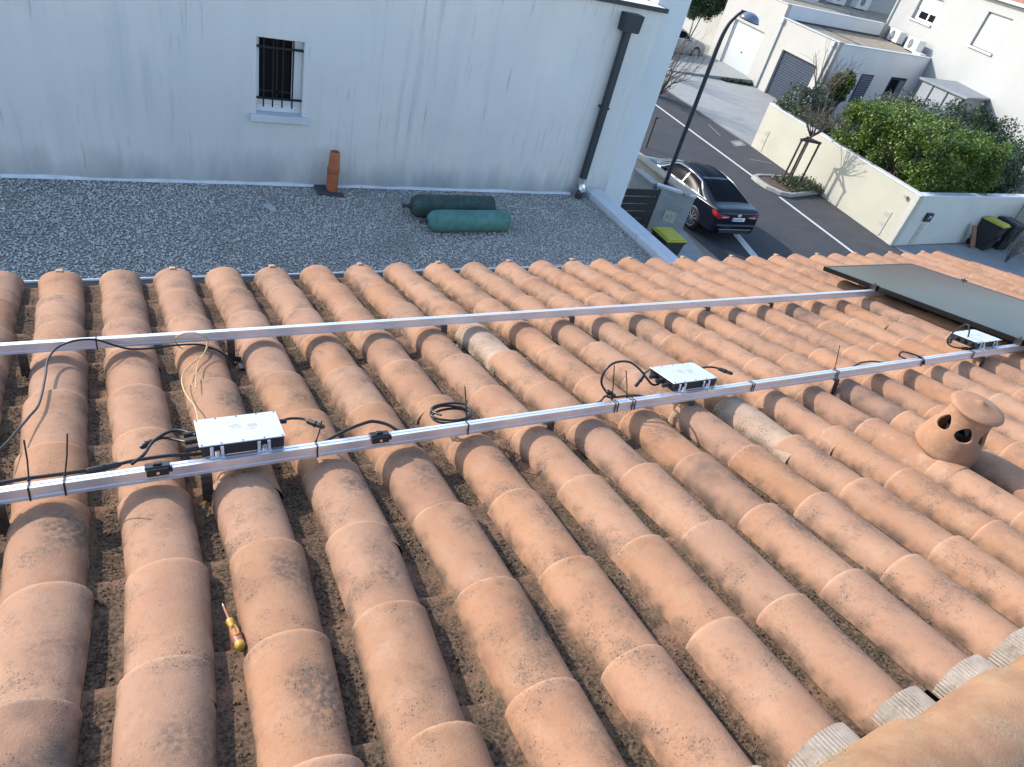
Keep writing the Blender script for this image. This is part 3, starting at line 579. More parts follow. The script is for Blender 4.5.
cable('black cable arching over the near rail to the right of the left inverter', [(.46, 2.015, .02), (.505, 2.015, .045), (.576, 2.018, .075), (.649, 2.02, .094), (.682, 2.02, .092), (.726, 2.02, .073), (.767, 2.015, .043), (.80, 2.012, .025)], .0058)
cable('coil of black cable tied behind the near rail', [(.997 + (.080 + .006 * math.sin(k*.9)) * math.cos(2*PI*k/10), 2.075 + (.060 + .004 * math.cos(k)) * math.sin(2*PI*k/10), .034 + .0014*k + .003*math.sin(k)) for k in range(0, 27)], .0048)
cable('black cable standing in a tall round loop left of the middle inverter', [(1.694, 2.03, .066), (1.667, 2.05, .104), (1.657, 2.05, .139), (1.668, 2.05, .176), (1.699, 2.05, .202), (1.745, 2.05, .208), (1.79, 2.05, .199), (1.835, 2.055, .173), (1.90, 2.08, .124), (1.935, 2.08, .089), (1.969, 2.08, .060), (1.998, 2.08, .056), (2.025, 2.08, .07)], .0050, conn=[((1.672, 2.02, .094), (1.715, 2.012, .066))])
cable('short black lead with a hanging plug left of the middle inverter', [(2.02, 2.12, .083), (1.97, 2.11, .118), (1.935, 2.09, .124), (1.905, 2.08, .115), (1.876, 2.08, .063)], .0040, conn=[((1.912, 2.08, .118), (1.874, 2.08, .060))])
cable('black cable lying behind the near rail under the tall loop', [(1.60, 2.005, .045), (1.635, 2.005, .055), (1.66, 2.01, .074), (1.694, 2.01, .064), (1.752, 2.01, .062), (1.826, 2.01, .058), (1.88, 2.005, .045)], .0048)
cable('short black lead with a plug at the right of the middle inverter', [(2.27, 2.122, .083), (2.32, 2.135, .082), (2.36, 2.132, .082), (2.387, 2.109, .082), (2.416, 2.049, .080)], .0046, conn=[((2.385, 2.11, .082), (2.419, 2.045, .080))])
cable('small black cable loop poking up behind the near rail left of the right inverter', [(3.76, 2.01, .03), (3.745, 2.03, .041), (3.68, 2.03, .064), (3.68, 2.03, .086), (3.734, 2.025, .081), (3.80, 1.99, .066), (3.812, 1.966, .055), (3.815, 1.958, .03)], .0048)
cable('black cable standing in a round loop beside the right inverter', [(4.408, 2.08, .083), (4.39, 2.08, .14), (4.344, 2.08, .184), (4.293, 2.08, .183), (4.228, 2.08, .152), (4.193, 2.08, .11), (4.211, 2.075, .072), (4.269, 2.06, .052), (4.342, 2.03, .05), (4.46, 2.02, .04)], .0046, conn=[((4.30, 2.04, .052), (4.40, 2.025, .046)), ((4.262, 2.1, .10), (4.235, 2.08, .075))])
cable('short black cable bulging behind the near rail between two brackets', [(3.24, 2.005, .045), (3.283, 2.008, .058), (3.329, 2.01, .067), (3.42, 2.01, .064), (3.496, 2.008, .052), (3.54, 2.006, .04)], .0048)
def tie(label, X, tf, tail=None, double=False):
    mb = MB()
    for dx in ((0,) if not double else (0, .014)):
        p = [(-.0015, .062), (-.0015, .018), (.0315, .018), (.0315, .062)]; q = [(.0002, .0602), (.0002, .0198), (.0298, .0198), (.0298, .0602)]
        a, b = X + dx - .0024, X + dx + .0024
        vs = [RP(x, tf + u, v) for x in (a, b) for u, v in p]
        vs2 = [RP(x, tf + u, v) for x in (a, b) for u, v in q]
        mb.add(vs + vs2, [(k, (k+1) % 4, 4 + (k+1) % 4, 4 + k) for k in range(4)] + [(k, 8 + k, 8 + (k+1) % 4, (k+1) % 4) for k in range(4)] + [(4 + k, 4 + (k+1) % 4, 12 + (k+1) % 4, 12 + k) for k in range(4)])
    o = mb.build('cable_tie', MT['black']); tag(o, label, 'cable tie', 'cable ties round the rails')
    if tail:
        (x0, t0, n0), (x1, t1, n1) = tail; A, B = RP(x0, t0, n0), RP(x1, t1, n1); s = Vector((.0021, 0, 0)); d = Vector((0, .0012, .0003)); k = (A + B) / 2 + Vector((.002, 0, 0)); mb = MB()
        for a, b in ((A, k), (k, B)): mb.hexa([a - s - d, a + s - d, a + s + d, a - s + d], [b - s - d, b + s - d, b + s + d, b - s + d])
        mb.box((-.004, -.003, -.003), (.004, .003, .003), RX(x0, t0, n0)); mb.build('tail', MT['black'], o)
    return o
tie('leftmost black cable tie with an upright tail on the near rail', -.327, 1.963, ((-.327, 2.0, .064), (-.319, 2.0, .193)))
tie('upright tailed cable tie just right of the leftmost one on the near rail', -.243, 1.963, ((-.241, 2.0, .064), (-.218, 2.0, .197)))
tie('black cable tie whose tail touches the plug right of the left inverter', .466, 1.963, ((.470, 2.0, .058), (.489, 2.0, .134)))
tie('black cable tie with a tall tail holding the coil of cable', 1.017, 1.963, ((1.024, 2.0, .06), (1.003, 2.0, .202)))
tie('doubled cable tie with a tall tail inside the standing cable loop', 1.686, 1.963, ((1.691, 2.0, .062), (1.667, 2.0, .22)), True)
tie('doubled cable tie with a tail just right of the standing cable loop', 1.775, 1.963, ((1.769, 2.0, .062), (1.734, 2.0, .19)), True)
tie('doubled cable tie without a tail, right of the middle inverter', 2.477, 1.963, None, True)
tie('doubled cable tie with a long slanting tail in the middle of the bare rail stretch', 3.075, 1.963, ((3.10, 2.0, .06), (3.074, 2.0, .188)), True)
tie('doubled cable tie at the small loop left of the right inverter', 3.794, 1.963, None, True)
tie('doubled cable tie under the round loop of the right inverter', 4.292, 1.963, None, True)
tie('single cable tie holding the long black cable on the far rail', -.174, 3.005)
for X, lab in ((-.006, 'black rail clip below the leads of the left inverter'), (.68, 'black rail clip under the arching black cable')):
    t = thing('rail_clip', lab, 'clip', RP(X, 1.963, .05), 'black clips on the near rail'); Z = RX(X, 1.963, 0)
    mb = MB(); mb.box((-.030, -.012, .044), (.030, -.002, .068), Z); mb.box((-.034, -.004, .0615), (.034, .026, .072), Z); mb.box((-.012, .004, .072), (.012, .02, .078), Z); mb.box((.030, -.008, .05), (.040, .004, .066), Z)
    mb.build('clip_body', MT['black'], t, bevel=.002); mb = MB(); cyl(mb, Z @ Vector((0, -.012, .056)), Z @ Vector((0, -.0145, .056)), .005, 8); mb.build('screw', MT['steel_bright'], t)

# solar panel
pn = thing('solar_panel', 'black framed solar panel lying on the two rails at the right', 'solar panel', RP(5.38, 2.63, .06))
x0, x1, t0, t1, b0, b1 = 4.812, 5.946, 1.77, 3.492, .0605, .0955
mb = MB()
for a in ((x0, t0, x0 + .022, t1), (x1 - .022, t0, x1, t1), (x0 + .022, t0, x1 - .022, t0 + .022), (x0 + .022, t1 - .022, x1 - .022, t1)):
    mb.prism([(a[1], b0), (a[3], b0), (a[3], b1), (a[1], b1)], a[0], a[2], lambda x, t, n: RP(x, t, n))
mb.build('frame', MT['frame'], pn, bevel=.0012)
mb = MB(); mb.prism([(t0 + .011, b1 - .006), (t1 - .011, b1 - .006), (t1 - .011, b1 - .0015), (t0 + .011, b1 - .0015)], x0 + .011, x1 - .011, lambda x, t, n: RP(x, t, n)); gl = mb.build('glass', MT['glass_pv'], pn)
for cx, ct, wx in ((4.803, 3.02, .012), (5.955, 3.02, .012), (4.803, 1.978, .012)):
    mb = MB(); mb.box((-.012, -.022, .058), (.012, .022, .0985), RX(cx, ct, 0)); mb.box((-.008 if cx > 5 else -.012, -.022, .0955), (.022 if cx < 5 else .012, .022, .1015), RX(cx, ct, 0)); cyl(mb, RP(cx, ct, .1), RP(cx, ct, .112), .006, 6); mb.build('end_clamp', MT['black'], pn, bevel=.0015)

# screwdriver in the channel
a, b = RP(.106, 1.470, -.060), RP(.128, 1.292, -.052); d = (b - a).normalized(); sd = thing('screwdriver', 'small screwdriver with yellow and red grip lying between two tile rows', 'screwdriver', (a + b) / 2)
L_ = (b - a).length; SM = frame_m(a, Vector((0, 0, 1)).cross(d), d) @ Matrix.Diagonal((.82, .82, .95, 1))
mb = MB(); mb.lathe([(.0008, 0), (.0024, .004), (.0026, .012)], SM, 10, True); mb.build('tip', MT['steel_bright'], sd, 40)
mb = MB(); mb.lathe([(.0034, .012), (.0040, .055), (.0058, .074)], SM, 12, True); mb.build('shaft', MT['red'], sd, 40)
mb = MB(); mb.lathe([(.006, .072), (.0115, .074), (.0120, .082), (.0105, .090), (.0085, .096), (.0085, .100)], SM, 16, True); mb.build('collar', MT['yellow'], sd, 50)
mb = MB(); mb.lathe([(.0085, .0985), (.0125, .112), (.0150, .130), (.0155, .145), (.0148, .158), (.0142, .166)], SM, 16, True); grip = mb.build('grip', MT['red'], sd, 50)
mb = MB()
lp = [(.0158 if abs(s) < .9 else .0145, s * .62 + PI/2, .128 + .020 * cc) for s, cc in [(math.sin(2*PI*k/16), math.cos(2*PI*k/16)) for k in range(17)]]
mb.tube([SM @ Vector((r*math.cos(q), r*math.sin(q), z)) for r, q, z in lp], .0018, 6); mb.build('grip_ring', MT['yellow'], grip, 60)
mb = MB(); mb.lathe([(.0143, .1655), (.0150, .172), (.0135, .180), (.0085, .1855), (.001, .187)], SM, 16); mb.build('end_cap', MT['yellow'], sd, 60)

# ================================================================== neighbour's grey rendered house with flat gravel roof
GR = -4.0
nb = thing('rendered_house', 'grey rendered house with streaked wall, barred window and flat roofs beyond the gutter', 'house', (0, 12, -GZ))
WY = 8.69; TOP = -1.27
def wallbox(a, b, m, name='wall', par=nb, bevel=0): mb = MB(); mb.box(a, b); return mb.build(name, m, par, bevel=bevel)
mb = MB(); wx0, wx1, wz0, wz1 = 1.452, 1.985, -3.115, -2.245
xs = [-14, wx0, wx1, 6.88]; zs = [GR - .2, wz0, wz1, TOP]
for i in range(3):
    for j in range(3):
        if i == 1 and j == 1: continue
        mb.add([(xs[i], WY, zs[j]), (xs[i+1], WY, zs[j]), (xs[i+1], WY, zs[j+1]), (xs[i], WY, zs[j+1])], [(0, 1, 2, 3)])
# reveals
Yb = WY + .17
mb.add([(wx0, WY, wz0), (wx0, Yb, wz0), (wx0, Yb, wz1), (wx0, WY, wz1)], [(0, 1, 2, 3)]); mb.add([(wx1, WY, wz0), (wx1, Yb, wz0), (wx1, Yb, wz1), (wx1, WY, wz1)], [(3, 2, 1, 0)])
mb.add([(wx0, WY, wz1), (wx1, WY, wz1), (wx1, Yb, wz1), (wx0, Yb, wz1)], [(0, 1, 2, 3)]); mb.add([(wx0, WY, wz0), (wx1, WY, wz0), (wx1, Yb, wz0), (wx0, Yb, wz0)], [(0, 1, 2, 3)])
mb.add([(-14, 22, GR), (-14, WY, GR), (-14, WY, TOP), (-14, 22, TOP)], [(0, 1, 2, 3)]); mb.add([(6.88, WY, -GZ), (6.88, 22, -GZ), (6.88, 22, TOP), (6.88, WY, TOP)], [(0, 1, 2, 3)]); mb.add([(-14, 22, -GZ), (6.88, 22, -GZ), (6.88, 22, TOP), (-14, 22, TOP)], [(0, 1, 2, 3)])
mb.add([(-14, WY + .2, TOP - .004), (6.86, WY + .2, TOP - .004), (6.86, 22, TOP - .004), (-14, 22, TOP - .004)], [(0, 1, 2, 3)])
wl = mb.build('wall', MT['wall'], nb)
wallbox((wx0 - .07, WY - .055, wz0 - .075), (wx1 + .075, WY + .165, wz0 - .001 + .012), MT['coping'], 'window_sill', bevel=.008)
wn = None
mb = MB(); fy0, fy1 = WY + .10, WY + .165
for q in ((wx0, wz0 + .01, wx0 + .045, wz1), (wx0 + .42, wz0 + .01, wx1, wz1), (wx0 + .045, wz0 + .01, wx0 + .42, wz0 + .165), (wx0 + .045, wz1 - .03, wx0 + .42, wz1)): mb.box((q[0], fy0, q[1]), (q[2], fy1, q[3]))
mb.box((wx0 + .415, fy0 - .012, wz0 + .05), (wx0 + .435, fy0 + .002, wz1 - .01)); mb.box((wx0 + .02, fy0 - .014, wz0 + .06), (wx1 - .03, fy0 + .002, wz0 + .10))
wn = mb.build('window', MT['pvc'], nb, bevel=.003)
mb = MB(); mb.box((wx0 + .043, fy0 + .02, wz0 + .16), (wx0 + .422, fy0 + .028, wz1 - .028)); mb.build('pane', MT['pane'], wn)
mb = MB()
mb.box((wx0 + .236, fy0 + .008, wz0 + .166), (wx0 + .262, fy0 + .0205, wz1 - .031)); mb.box((wx0 + .046, fy0 + .008, wz0 + .235), (wx0 + .419, fy0 + .0205, wz0 + .262)); mb.build('blind_rail', MT['bar'], wn)
for z in (-2.355, -2.93):
    mb = MB(); mb.box((wx0 - .012, WY + .035, z - .013), (wx1 + .012, WY + .053, z + .013)); mb.build('grille_bar', MT['bar'], wn, bevel=.002)
for x in (1.54, 1.645, 1.755, 1.872):
    mb = MB(); mb.tube([(x, WY + .044, -3.03), (x, WY + .044, wz1 + .01)], .0095, 8); mb.build('grille_rod', MT['bar'], wn, 60)
# roof edge: white cap with a dark metal trim
mb = MB(); mb.box((-14.05, WY - .05, TOP + .003), (6.892, WY + .35, TOP + .06)); mb.build('roof_cap', MT['white'], nb, bevel=.006)
mb = MB(); mb.box((-14.06, WY - .06, TOP + .005), (6.915, WY - .0505, TOP + .064)); mb.box((6.893, WY - .05, TOP + .005), (6.915, 22, TOP + .064)); mb.build('roof_trim', MT['dark_trim'], nb)
mb = MB(); mb.box((5.0, WY + .36, TOP + .001), (6.9, 22, TOP + .05)); mb.build('flat_roof', MT['white'], nb)
# taller block set back to the right
wallbox((6.9, 8.9, -GZ), (7.47, 21, 1.2), MT['wall2'], 'side_block')
# downpipe
dp = MB(); dp.box((6.262, WY - .125, -3.86), (6.362, WY - .045, -1.54)); dpo = dp.build('downpipe', MT['dark_trim'], nb, bevel=.006)
mb = MB(); mb.hexa([(6.185, WY - .17, -1.56), (6.455, WY - .17, -1.56), (6.455, WY - .002, -1.56), (6.185, WY - .002, -1.56)], [(6.175, WY - .18, -1.335), (6.465, WY - .18, -1.335), (6.465, WY - .002, -1.335), (6.175, WY - .002, -1.335)]); mb.build('hopper', MT['dark_trim'], dpo, bevel=.008)
mb = MB(); mb.box((6.25, WY - .135, -2.62), (6.374, WY - .003, -2.59)); mb.build('pipe_bracket', MT['dark_trim'], dpo)
mb = MB(); mb.tube(curve([(6.312, WY - .085, -3.70), (6.314, WY - .09, -3.80), (6.320, WY - .13, -3.88), (6.33, WY - .20, -3.91)]), .062, 14); mb.build('elbow', MT['steel_bright'], dpo, 60)
mb = MB(); mb.tube([(6.27, WY - .16, -3.985), (6.26, WY - .19, -3.88)], .06, 12); mb.build('outlet', MT['membrane'], dpo, 60)
# membrane upstand at the wall foot: uneven white line
mb = MB(); P = [(-14 + .35 * k, WY - .012 - .012 * rng.random(), GR + .030 + .006 * rng.normal()) for k in range(60)]; P = [p for p in P if p[0] < 6.2] + [(6.2, WY - .02, GR + .030)]
for a, b in zip(P[:-1], P[1:]):
    mb.hexa([(a[0], a[1] - .028, GR + .002), (b[0], b[1] - .028, GR + .002), (b[0], WY - .003, GR + .002), (a[0], WY - .003, GR + .002)], [(a[0], a[1], a[2]), (b[0], b[1], b[2]), (b[0], WY - .003, b[2]), (a[0], WY - .003, a[2])])
mb.build('upstand', MT['white'], nb)
# gravel roof of the low block
wallbox((-14, 3.95, -GZ), (6.45, WY, GR - .03), MT['wall2'], 'low_block')
o = sheet('gravel_bed', [(-14, 3.9), (6.46, 3.9), (6.46, WY), (-14, WY)], GR - .012, MT['gravel'], None, nb)
n = 60000; gx = rng.uniform(-3.6, 6.46, n); gy = rng.uniform(6.0, WY - .02, n)
crumbs(np.stack([gx, gy, np.full(n, GR - .006) + rng.uniform(0, .008, n)], 1), rng.gamma(6., .0016, n) + .003, MT['stone'], 'gravel', nb)
for y0, y1 in ((3.4, 5.6), (5.608, 7.135), (7.143, 7.99), (7.998, WY - .002)):
    mb = MB(); mb.box((6.45 + rng.uniform(-.006, .006), y0, GR + .02), (6.75, y1, GR + .115)); mb.build('coping_stone', MT['coping'], nb, bevel=.012)
wallbox((6.47, 3.4, -GZ), (6.73, WY, GR + .018), MT['coping'], 'parapet')

# things on the gravel roof
def cylinder(label, cx, y, z, L, r, m, yaw=0):
    t = thing('gas_cylinder', label, 'cylinder', (cx, y, GR), 'green cylinders lying on the gravel'); X = Matrix.Translation((cx, y, z)) @ Matrix.Rotation(R(yaw), 4, 'Z') @ Matrix.Rotation(R(90), 4, 'Y')
    h = L / 2
    mb = MB(); mb.lathe([(.03, -h - .02), (.06, -h - .012), (r*.72, -h + .01), (r*.9, -h + .045), (r*.985, -h + .10), (r, -h + .14), (r*1.01, -h*.5), (r*.995, 0), (r*1.01, h*.5), (r, h - .05), (r*.985, h - .03), (r*1.02, h - .024), (r*1.02, h - .008), (r*.93, h), (r*.86, h - .02), (.001, h - .03)], X, 28); me = mb.build('body', m, t, 50)
    mb = MB(); mb.lathe([(.030, -h - .01), (.032, -h - .05), (.022, -h - .052), (.020, -h - .10), (.03, -h - .102), (.03, -h - .125), (.001, -h - .126)], X, 12); mb.build('valve', MT['membrane'], t, 40)
    return t
cylinder('bright green cylinder lying on the gravel in front of a darker one', 3.90, 7.47, GR + .135, 1.12, .142, MT['green'], 1)
cylinder('dark weathered cylinder lying on the gravel against the house wall', 3.83, 7.87, GR + .14, 1.16, .150, MT['green_dark'], 0)
t = thing('vent_pipe', 'orange terracotta coloured pipe standing at the wall foot below the window', 'vent pipe', (2.39, 8.52, GR))
mb = MB(); mb.lathe([(.075, -.05), (.073, .25), (.070, .252), (.070, .262)], Matrix.Translation((2.375, 8.53, GR)), 20, True); mb.build('lower_pipe', MT['terra'], t, 40)
mb = MB(); mb.lathe([(.077, .262), (.079, .285), (.079, .325), (.074, .335)], Matrix.Translation((2.376, 8.53, GR)) @ Matrix.Rotation(R(.6), 4, 'Y'), 20, True); mb.build('collar', mat('brown_sleeve', (.30, .09, .045), .6), t, 40)
mb = MB(); mb.lathe([(.073, .335), (.066, .46), (.060, .535), (.052, .545), (.045, .52), (.040, .40)], Matrix.Translation((2.376, 8.53, GR)) @ Matrix.Rotation(R(.8), 4, 'Y'), 20); mb.build('upper_pipe', MT['terra'], t, 40)
mb = MB(); mb.box((2.17, 8.40, GR), (2.33, 8.66, GR + .035)); mb.box((2.28, 8.36, GR), (2.50, 8.46, GR + .025)); mb.build('flange', MT['membrane'], t, bevel=.01)
mb = MB(); mb.hexa([(1.42, 8.06, GR), (1.50, 7.92, GR), (1.58, 7.96, GR), (1.52, 8.1, GR)], [(1.43, 8.06, GR + .035), (1.50, 7.94, GR + .03), (1.56, 7.98, GR + .03), (1.51, 8.09, GR + .035)])
tag(mb.build('scrap', MT['scrap'], bevel=.008), 'small pale piece of scrap lying on the gravel near the orange pipe', 'scrap')

# ================================================================== gate, pillar and low street wall
gt = thing('sliding_gate', 'black gate of wide horizontal slats between the grey house and the block pillar', 'gate', (9.6, 12.55, -GZ))
for k in range(8):
    z = -GZ + .06 + k * .195; mb = MB(); mb.box((7.5, 12.53, z), (11.60, 12.56, z + .172)); mb.build('slat', MT['gate'], gt, bevel=.004)
for x in (7.52, 11.58): mb = MB(); mb.box((x - .03, 12.562, -GZ + .02), (x + .03, 12.60, -5.60)); mb.build('gate_post', MT['gate'], gt)
sw = thing('street_wall', 'unrendered block pillar with meter cabinet joined to a low wall with tan coping', 'wall', (12.2, 13, -GZ))
wallbox((12.27, 12.75, -GZ), (12.50, 19.5, -5.66), MT['cream'], 'wall', sw)
for y0, y1 in ((12.32, 14.3), (14.308, 16.4), (16.408, 19.5)): mb = MB(); mb.box((12.22, y0, -5.655), (12.56, y1, -5.595)); mb.build('coping', MT['tan'], sw, bevel=.01)
pd = Vector((.76, -.62, 0)).normalized(); PM = frame_m(Vector((11.74, 12.87, -GZ)), pd)       # y axis points to the back
mb = MB(); mb.box((0, .0, 0), (.98, .15, 1.53), PM); pil = mb.build('pillar', MT['block'], sw, bevel=.01)
for k in range(7):
    mb = MB(); mb.box((.004, -.0035, .22*k + .008), (.488, .0, .22*k + .212), PM); mb.build('block', MT['block'], pil, bevel=.003)
    mb = MB(); mb.box((.496, -.0035, .22*k + .008), (.976, .0, .22*k + .212), PM); mb.build('block', MT['block'], pil, bevel=.003)
mb = MB(); mb.box((-.02, -.03, 1.535), (1.0, .10, 1.60), PM); mb.build('coping', MT['coping'], sw, bevel=.008)
wallbox((11.70, 12.99, -GZ), (11.84, 13.86, -5.70), MT['block'], 'side_wall', sw)
mb = MB(); mb.box((11.66, 12.99, -5.70), (11.90, 13.9, -5.64)); mb.build('coping', MT['block'], sw, bevel=.008)
mb = MB(); mb.box((.40, -.022, .74), (.70, -.004, 1.04), PM); cb = mb.build('meter_cabinet', MT['cabinet'], pil, bevel=.004)
mb = MB(); mb.box((.46, -.025, .84), (.53, -.0222, .92), PM); mb.box((.57, -.025, .80), (.60, -.0222, .98), PM); mb.build('hinge', MT['block'], cb)

def wheeled_bin(label, c, yaw, lid, h=1.0, wd=.58, dp_=.68, group='wheeled bins'):
    t = thing('wheeled_bin', label, 'bin', (*c, -GZ), group); X = Matrix.Translation((*c, -GZ)) @ Matrix.Rotation(R(yaw), 4, 'Z')
    def q(s, z, e=0): return [X @ Vector((a * wd/2 * s, b * dp_/2 * s + e, z)) for a, b in ((-1,-1),(1,-1),(1,1),(-1,1))]
    mb = MB(); mb.hexa(q(.78, .05, .04), q(.97, h - .10)); mb.hexa(q(1.03, h - .13), q(1.05, h - .075)); mb.box((-wd*.3, -dp_/2 - .01, .45), (wd*.3, -dp_/2 + .02, .60), X); mb.build('body', MT['bin'], t, bevel=.02)
    mb = MB(); mb.hexa(q(1.06, h - .072), q(1.04, h - .035)); mb.hexa(q(.95, h - .034), q(.86, h + .005)); ld = mb.build('lid', MT[lid], t, bevel=.012)
    mb = MB(); mb.tube([X @ Vector((s, dp_/2 + .07, h - .10)) for s in (-.20, .20)], .016, 8); 
    for s in (-.19, .19): mb.box((s - .015, dp_/2 - .02, h - .14), (s + .015, dp_/2 + .08, h - .085), X)
    mb.build('handle', MT['bin'], t)
    for s in (-1, 1): mb = MB(); mb.lathe([(.03, -.025), (.10, -.025), (.10, .025), (.03, .025)], X @ Matrix.Translation((s * wd * .42, dp_/2 - .03, .10)) @ Matrix.Rotation(R(90), 4, 'Y'), 16, True); mb.build('wheel', MT['tyre'], t, 40)
    return t
wheeled_bin('black wheeled bin with a yellow lid standing against the block pillar', (11.40, 11.50), -2, 'lid', .98)

# ================================================================== cars
def crom(P, n):
    P = np.asarray(P, float); P = np.concatenate([[2*P[0] - P[1]], P, [2*P[-1] - P[-2]]]); out = []
    m = len(P) - 3
    for u in np.linspace(0, m, n):
        i = min(int(u), m - 1); t = u - i; a, b, c, d = P[i:i+4]
        out.append(.5 * (2*b + (c-a)*t + (2*a-5*b+4*c-d)*t*t + (3*b-a-3*c+d)*t**3))
    return np.array(out)
ST = np.array([ # y, zbot, w, zsh, zbelt, xbelt, zedge, xedge, zmid
 [0.0, .34, .80, .80, .93, .76, .985, .70, 1.005], [.10, .27, .87, .86, 1.005, .82, 1.065, .73, 1.085], [.45, .24, .905, .90, 1.03, .85, 1.10, .72, 1.125], [.95, .22, .92, .92, 1.035, .86, 1.24, .66, 1.27],
 [1.5, .2, .925, .93, 1.02, .865, 1.375, .61, 1.415], [2.1, .2, .925, .92, 1.0, .865, 1.425, .595, 1.475], [2.7, .2, .925, .905, .985, .865, 1.385, .60, 1.45], [3.2, .2, .925, .885, .965, .86, 1.19, .67, 1.255],
 [3.6, .2, .92, .865, .95, .85, 1.01, .73, 1.06], [4.1, .2, .905, .82, .90, .82, .955, .70, .99], [4.6, .22, .85, .74, .80, .76, .84, .62, .865], [4.87, .33, .68, .62, .66, .62, .69, .5, .70]])
def car(name, label, loc, yaw, paint, plate=True, group=None, scale=1.):
    t = thing(name, label, 'car', loc, group); X = Matrix.Translation(loc) @ Matrix.Rotation(R(yaw), 4, 'Z') @ Matrix.Scale(scale, 4)
    S = crom(ST, 89); G = []
    for q in S:
        y, zb, w_, zs, zbe, xb, ze, xe, zm = q
        ring = crom([(0, zb), (w_*.55, zb), (w_*.93, zb + .02), (w_, .48), (w_*.985, zs), (xb, zbe), (xe, ze), (xe*.5, zm*.75 + ze*.25), (0, zm)], 57)
        G.append([(x, y, z) for x, z in ring])
    G = np.array(G); ny, nr = G.shape[:2]        # ring: 7 samples per span
    yv = G[:, 0, 1]
    mb = MB()
    for s in (1, -1):
        o = len(mb.v); mb.v += [tuple(X @ Vector((p[0]*s, p[1], p[2]))) for row in G for p in row]
        for i in range(ny - 1):
            for j in range(nr - 1):
                mb.f.append((o + i*nr + j, o + i*nr + j + 1, o + (i+1)*nr + j + 1, o + (i+1)*nr + j))
    for i in (0, ny - 1):
        for j in range(nr - 1): mb.f.append((i*nr + j, i*nr + j + 1, ny*nr + i*nr + j + 1, ny*nr + i*nr + j))
    mb.mi = [0] * len(mb.f); me = mb.mesh('body', paint)
    bm = bmesh.new(); bm.from_mesh(me); bmesh.ops.remove_doubles(bm, verts=bm.verts, dist=.0008); bmesh.ops.recalc_face_normals(bm, faces=bm.faces); bm.to_mesh(me); bm.free()
    me.polygons.foreach_set('use_smooth', [True] * len(me.polygons)); me.set_sharp_from_angle(angle=R(48)); body = link('body', me, t)
    def surf(y, r, s, off):
        """point on the shell, pushed out a little; r counts spans of the ring"""
        u = np.interp(y, yv, np.arange(ny)); i = min(int(u), ny - 2); a = u - i; v = r * 7; j = min(int(v), nr - 2); b = v - j
        P = (G[i, j]*(1-a)*(1-b) + G[i+1, j]*a*(1-b) + G[i, j+1]*(1-a)*b + G[i+1, j+1]*a*b)
        du = G[i+1, j] - G[i, j]; dv = G[i, j+1] - G[i, j]; n = np.cross(dv, du); n /= np.linalg.norm(n) + 1e-9
        if n @ (P - np.array([0, P[1], .7])) < 0: n = -n
        P = P + n * off; return X @ Vector((P[0]*s, P[1], P[2]))
    def patch(nm, fy, r0, r1, m, parent, off=.006, s=1, k=14, q=8):
        """fy(f) -> (y0, y1) for f from 0 (lower) to 1 (upper)"""
        mb = MB()
        for jj in range(q + 1):
            f = jj / q; a, b = fy(f); r = r0 + (r1 - r0) * f
            mb.v += [tuple(surf(a + (b - a) * ii / k, r, s, off)) for ii in range(k + 1)]
        mb.f = [(jj*(k+1) + ii, jj*(k+1) + ii + 1, (jj+1)*(k+1) + ii + 1, (jj+1)*(k+1) + ii) for jj in range(q) for ii in range(k)]; mb.mi = [0]*len(mb.f)
        return mb.build(nm, m, parent, 70)
    gls = MT['carglass']
    for s in (1, -1):
        fw = lambda f: (.80 + .55 * f ** 1.3, 3.42 - .62 * f)
        w1 = patch('side_window', lambda f: (.80 + .62*f, 1.12 + .38*f), 5.12, 5.80, gls, t, .005, s, 8)
        w2 = patch('side_window', lambda f: (1.16 + .36*f, 2.02), 5.12, 5.86, gls, t, .005, s)
        w3 = patch('side_window', lambda f: (2.10, 3.40 - .55*f), 5.12, 5.86, gls, t, .005, s)
        lo = [surf(y, 5.06, s, .010) for y in np.linspace(3.46, .70, 24)]; up = [surf(.70 + .70*f, 5.06 + .86*f, s, .010) for f in np.linspace(0, 1, 8)] + [surf(y, 5.93, s, .010) for y in np.linspace(1.45, 2.75, 14)] + [surf(2.80 + .66*f, 5.92 - .86*f, s, .010) for f in np.linspace(0, 1, 8)]
        mb = MB(); mb.tube(lo + up, .018, 6); mb.build('window_trim', MT['chrome'], t, 60)
        # lamps at the back and the front
        patch('tail_light', lambda f: (.004, .30 - .16*abs(f - .5)), 3.95, 4.66, MT['tail'], t, .008, s, 10, 8)
        patch('headlight', lambda f: (4.42, 4.80), 4.1, 4.8, MT['tailw'], t, .006, s, 8, 4)
        # mirror, handles, wheels
        a = surf(3.02, 5.0, s, 0); d = (X.to_3x3() @ Vector((s, 0, 0))); mb = MB(); mb.lathe([(.001, -.10), (.05, -.09), (.075, -.03), (.075, .03), (.05, .09), (.001, .10)], frame_m(a + d * .10 + Vector((0, 0, .05)), X.to_3x3() @ Vector((0, 1, 0)), d), 12); mb.build('mirror', paint, t, 60)
        for y in (1.72, 2.62):
            p = [surf(y - .10, 4.35, s, .006), surf(y - .05, 4.35, s, .022), surf(y + .05, 4.35, s, .022), surf(y + .10, 4.35, s, .006)]; mb = MB(); mb.tube(p, .010, 6); mb.build('handle', paint, t, 60)
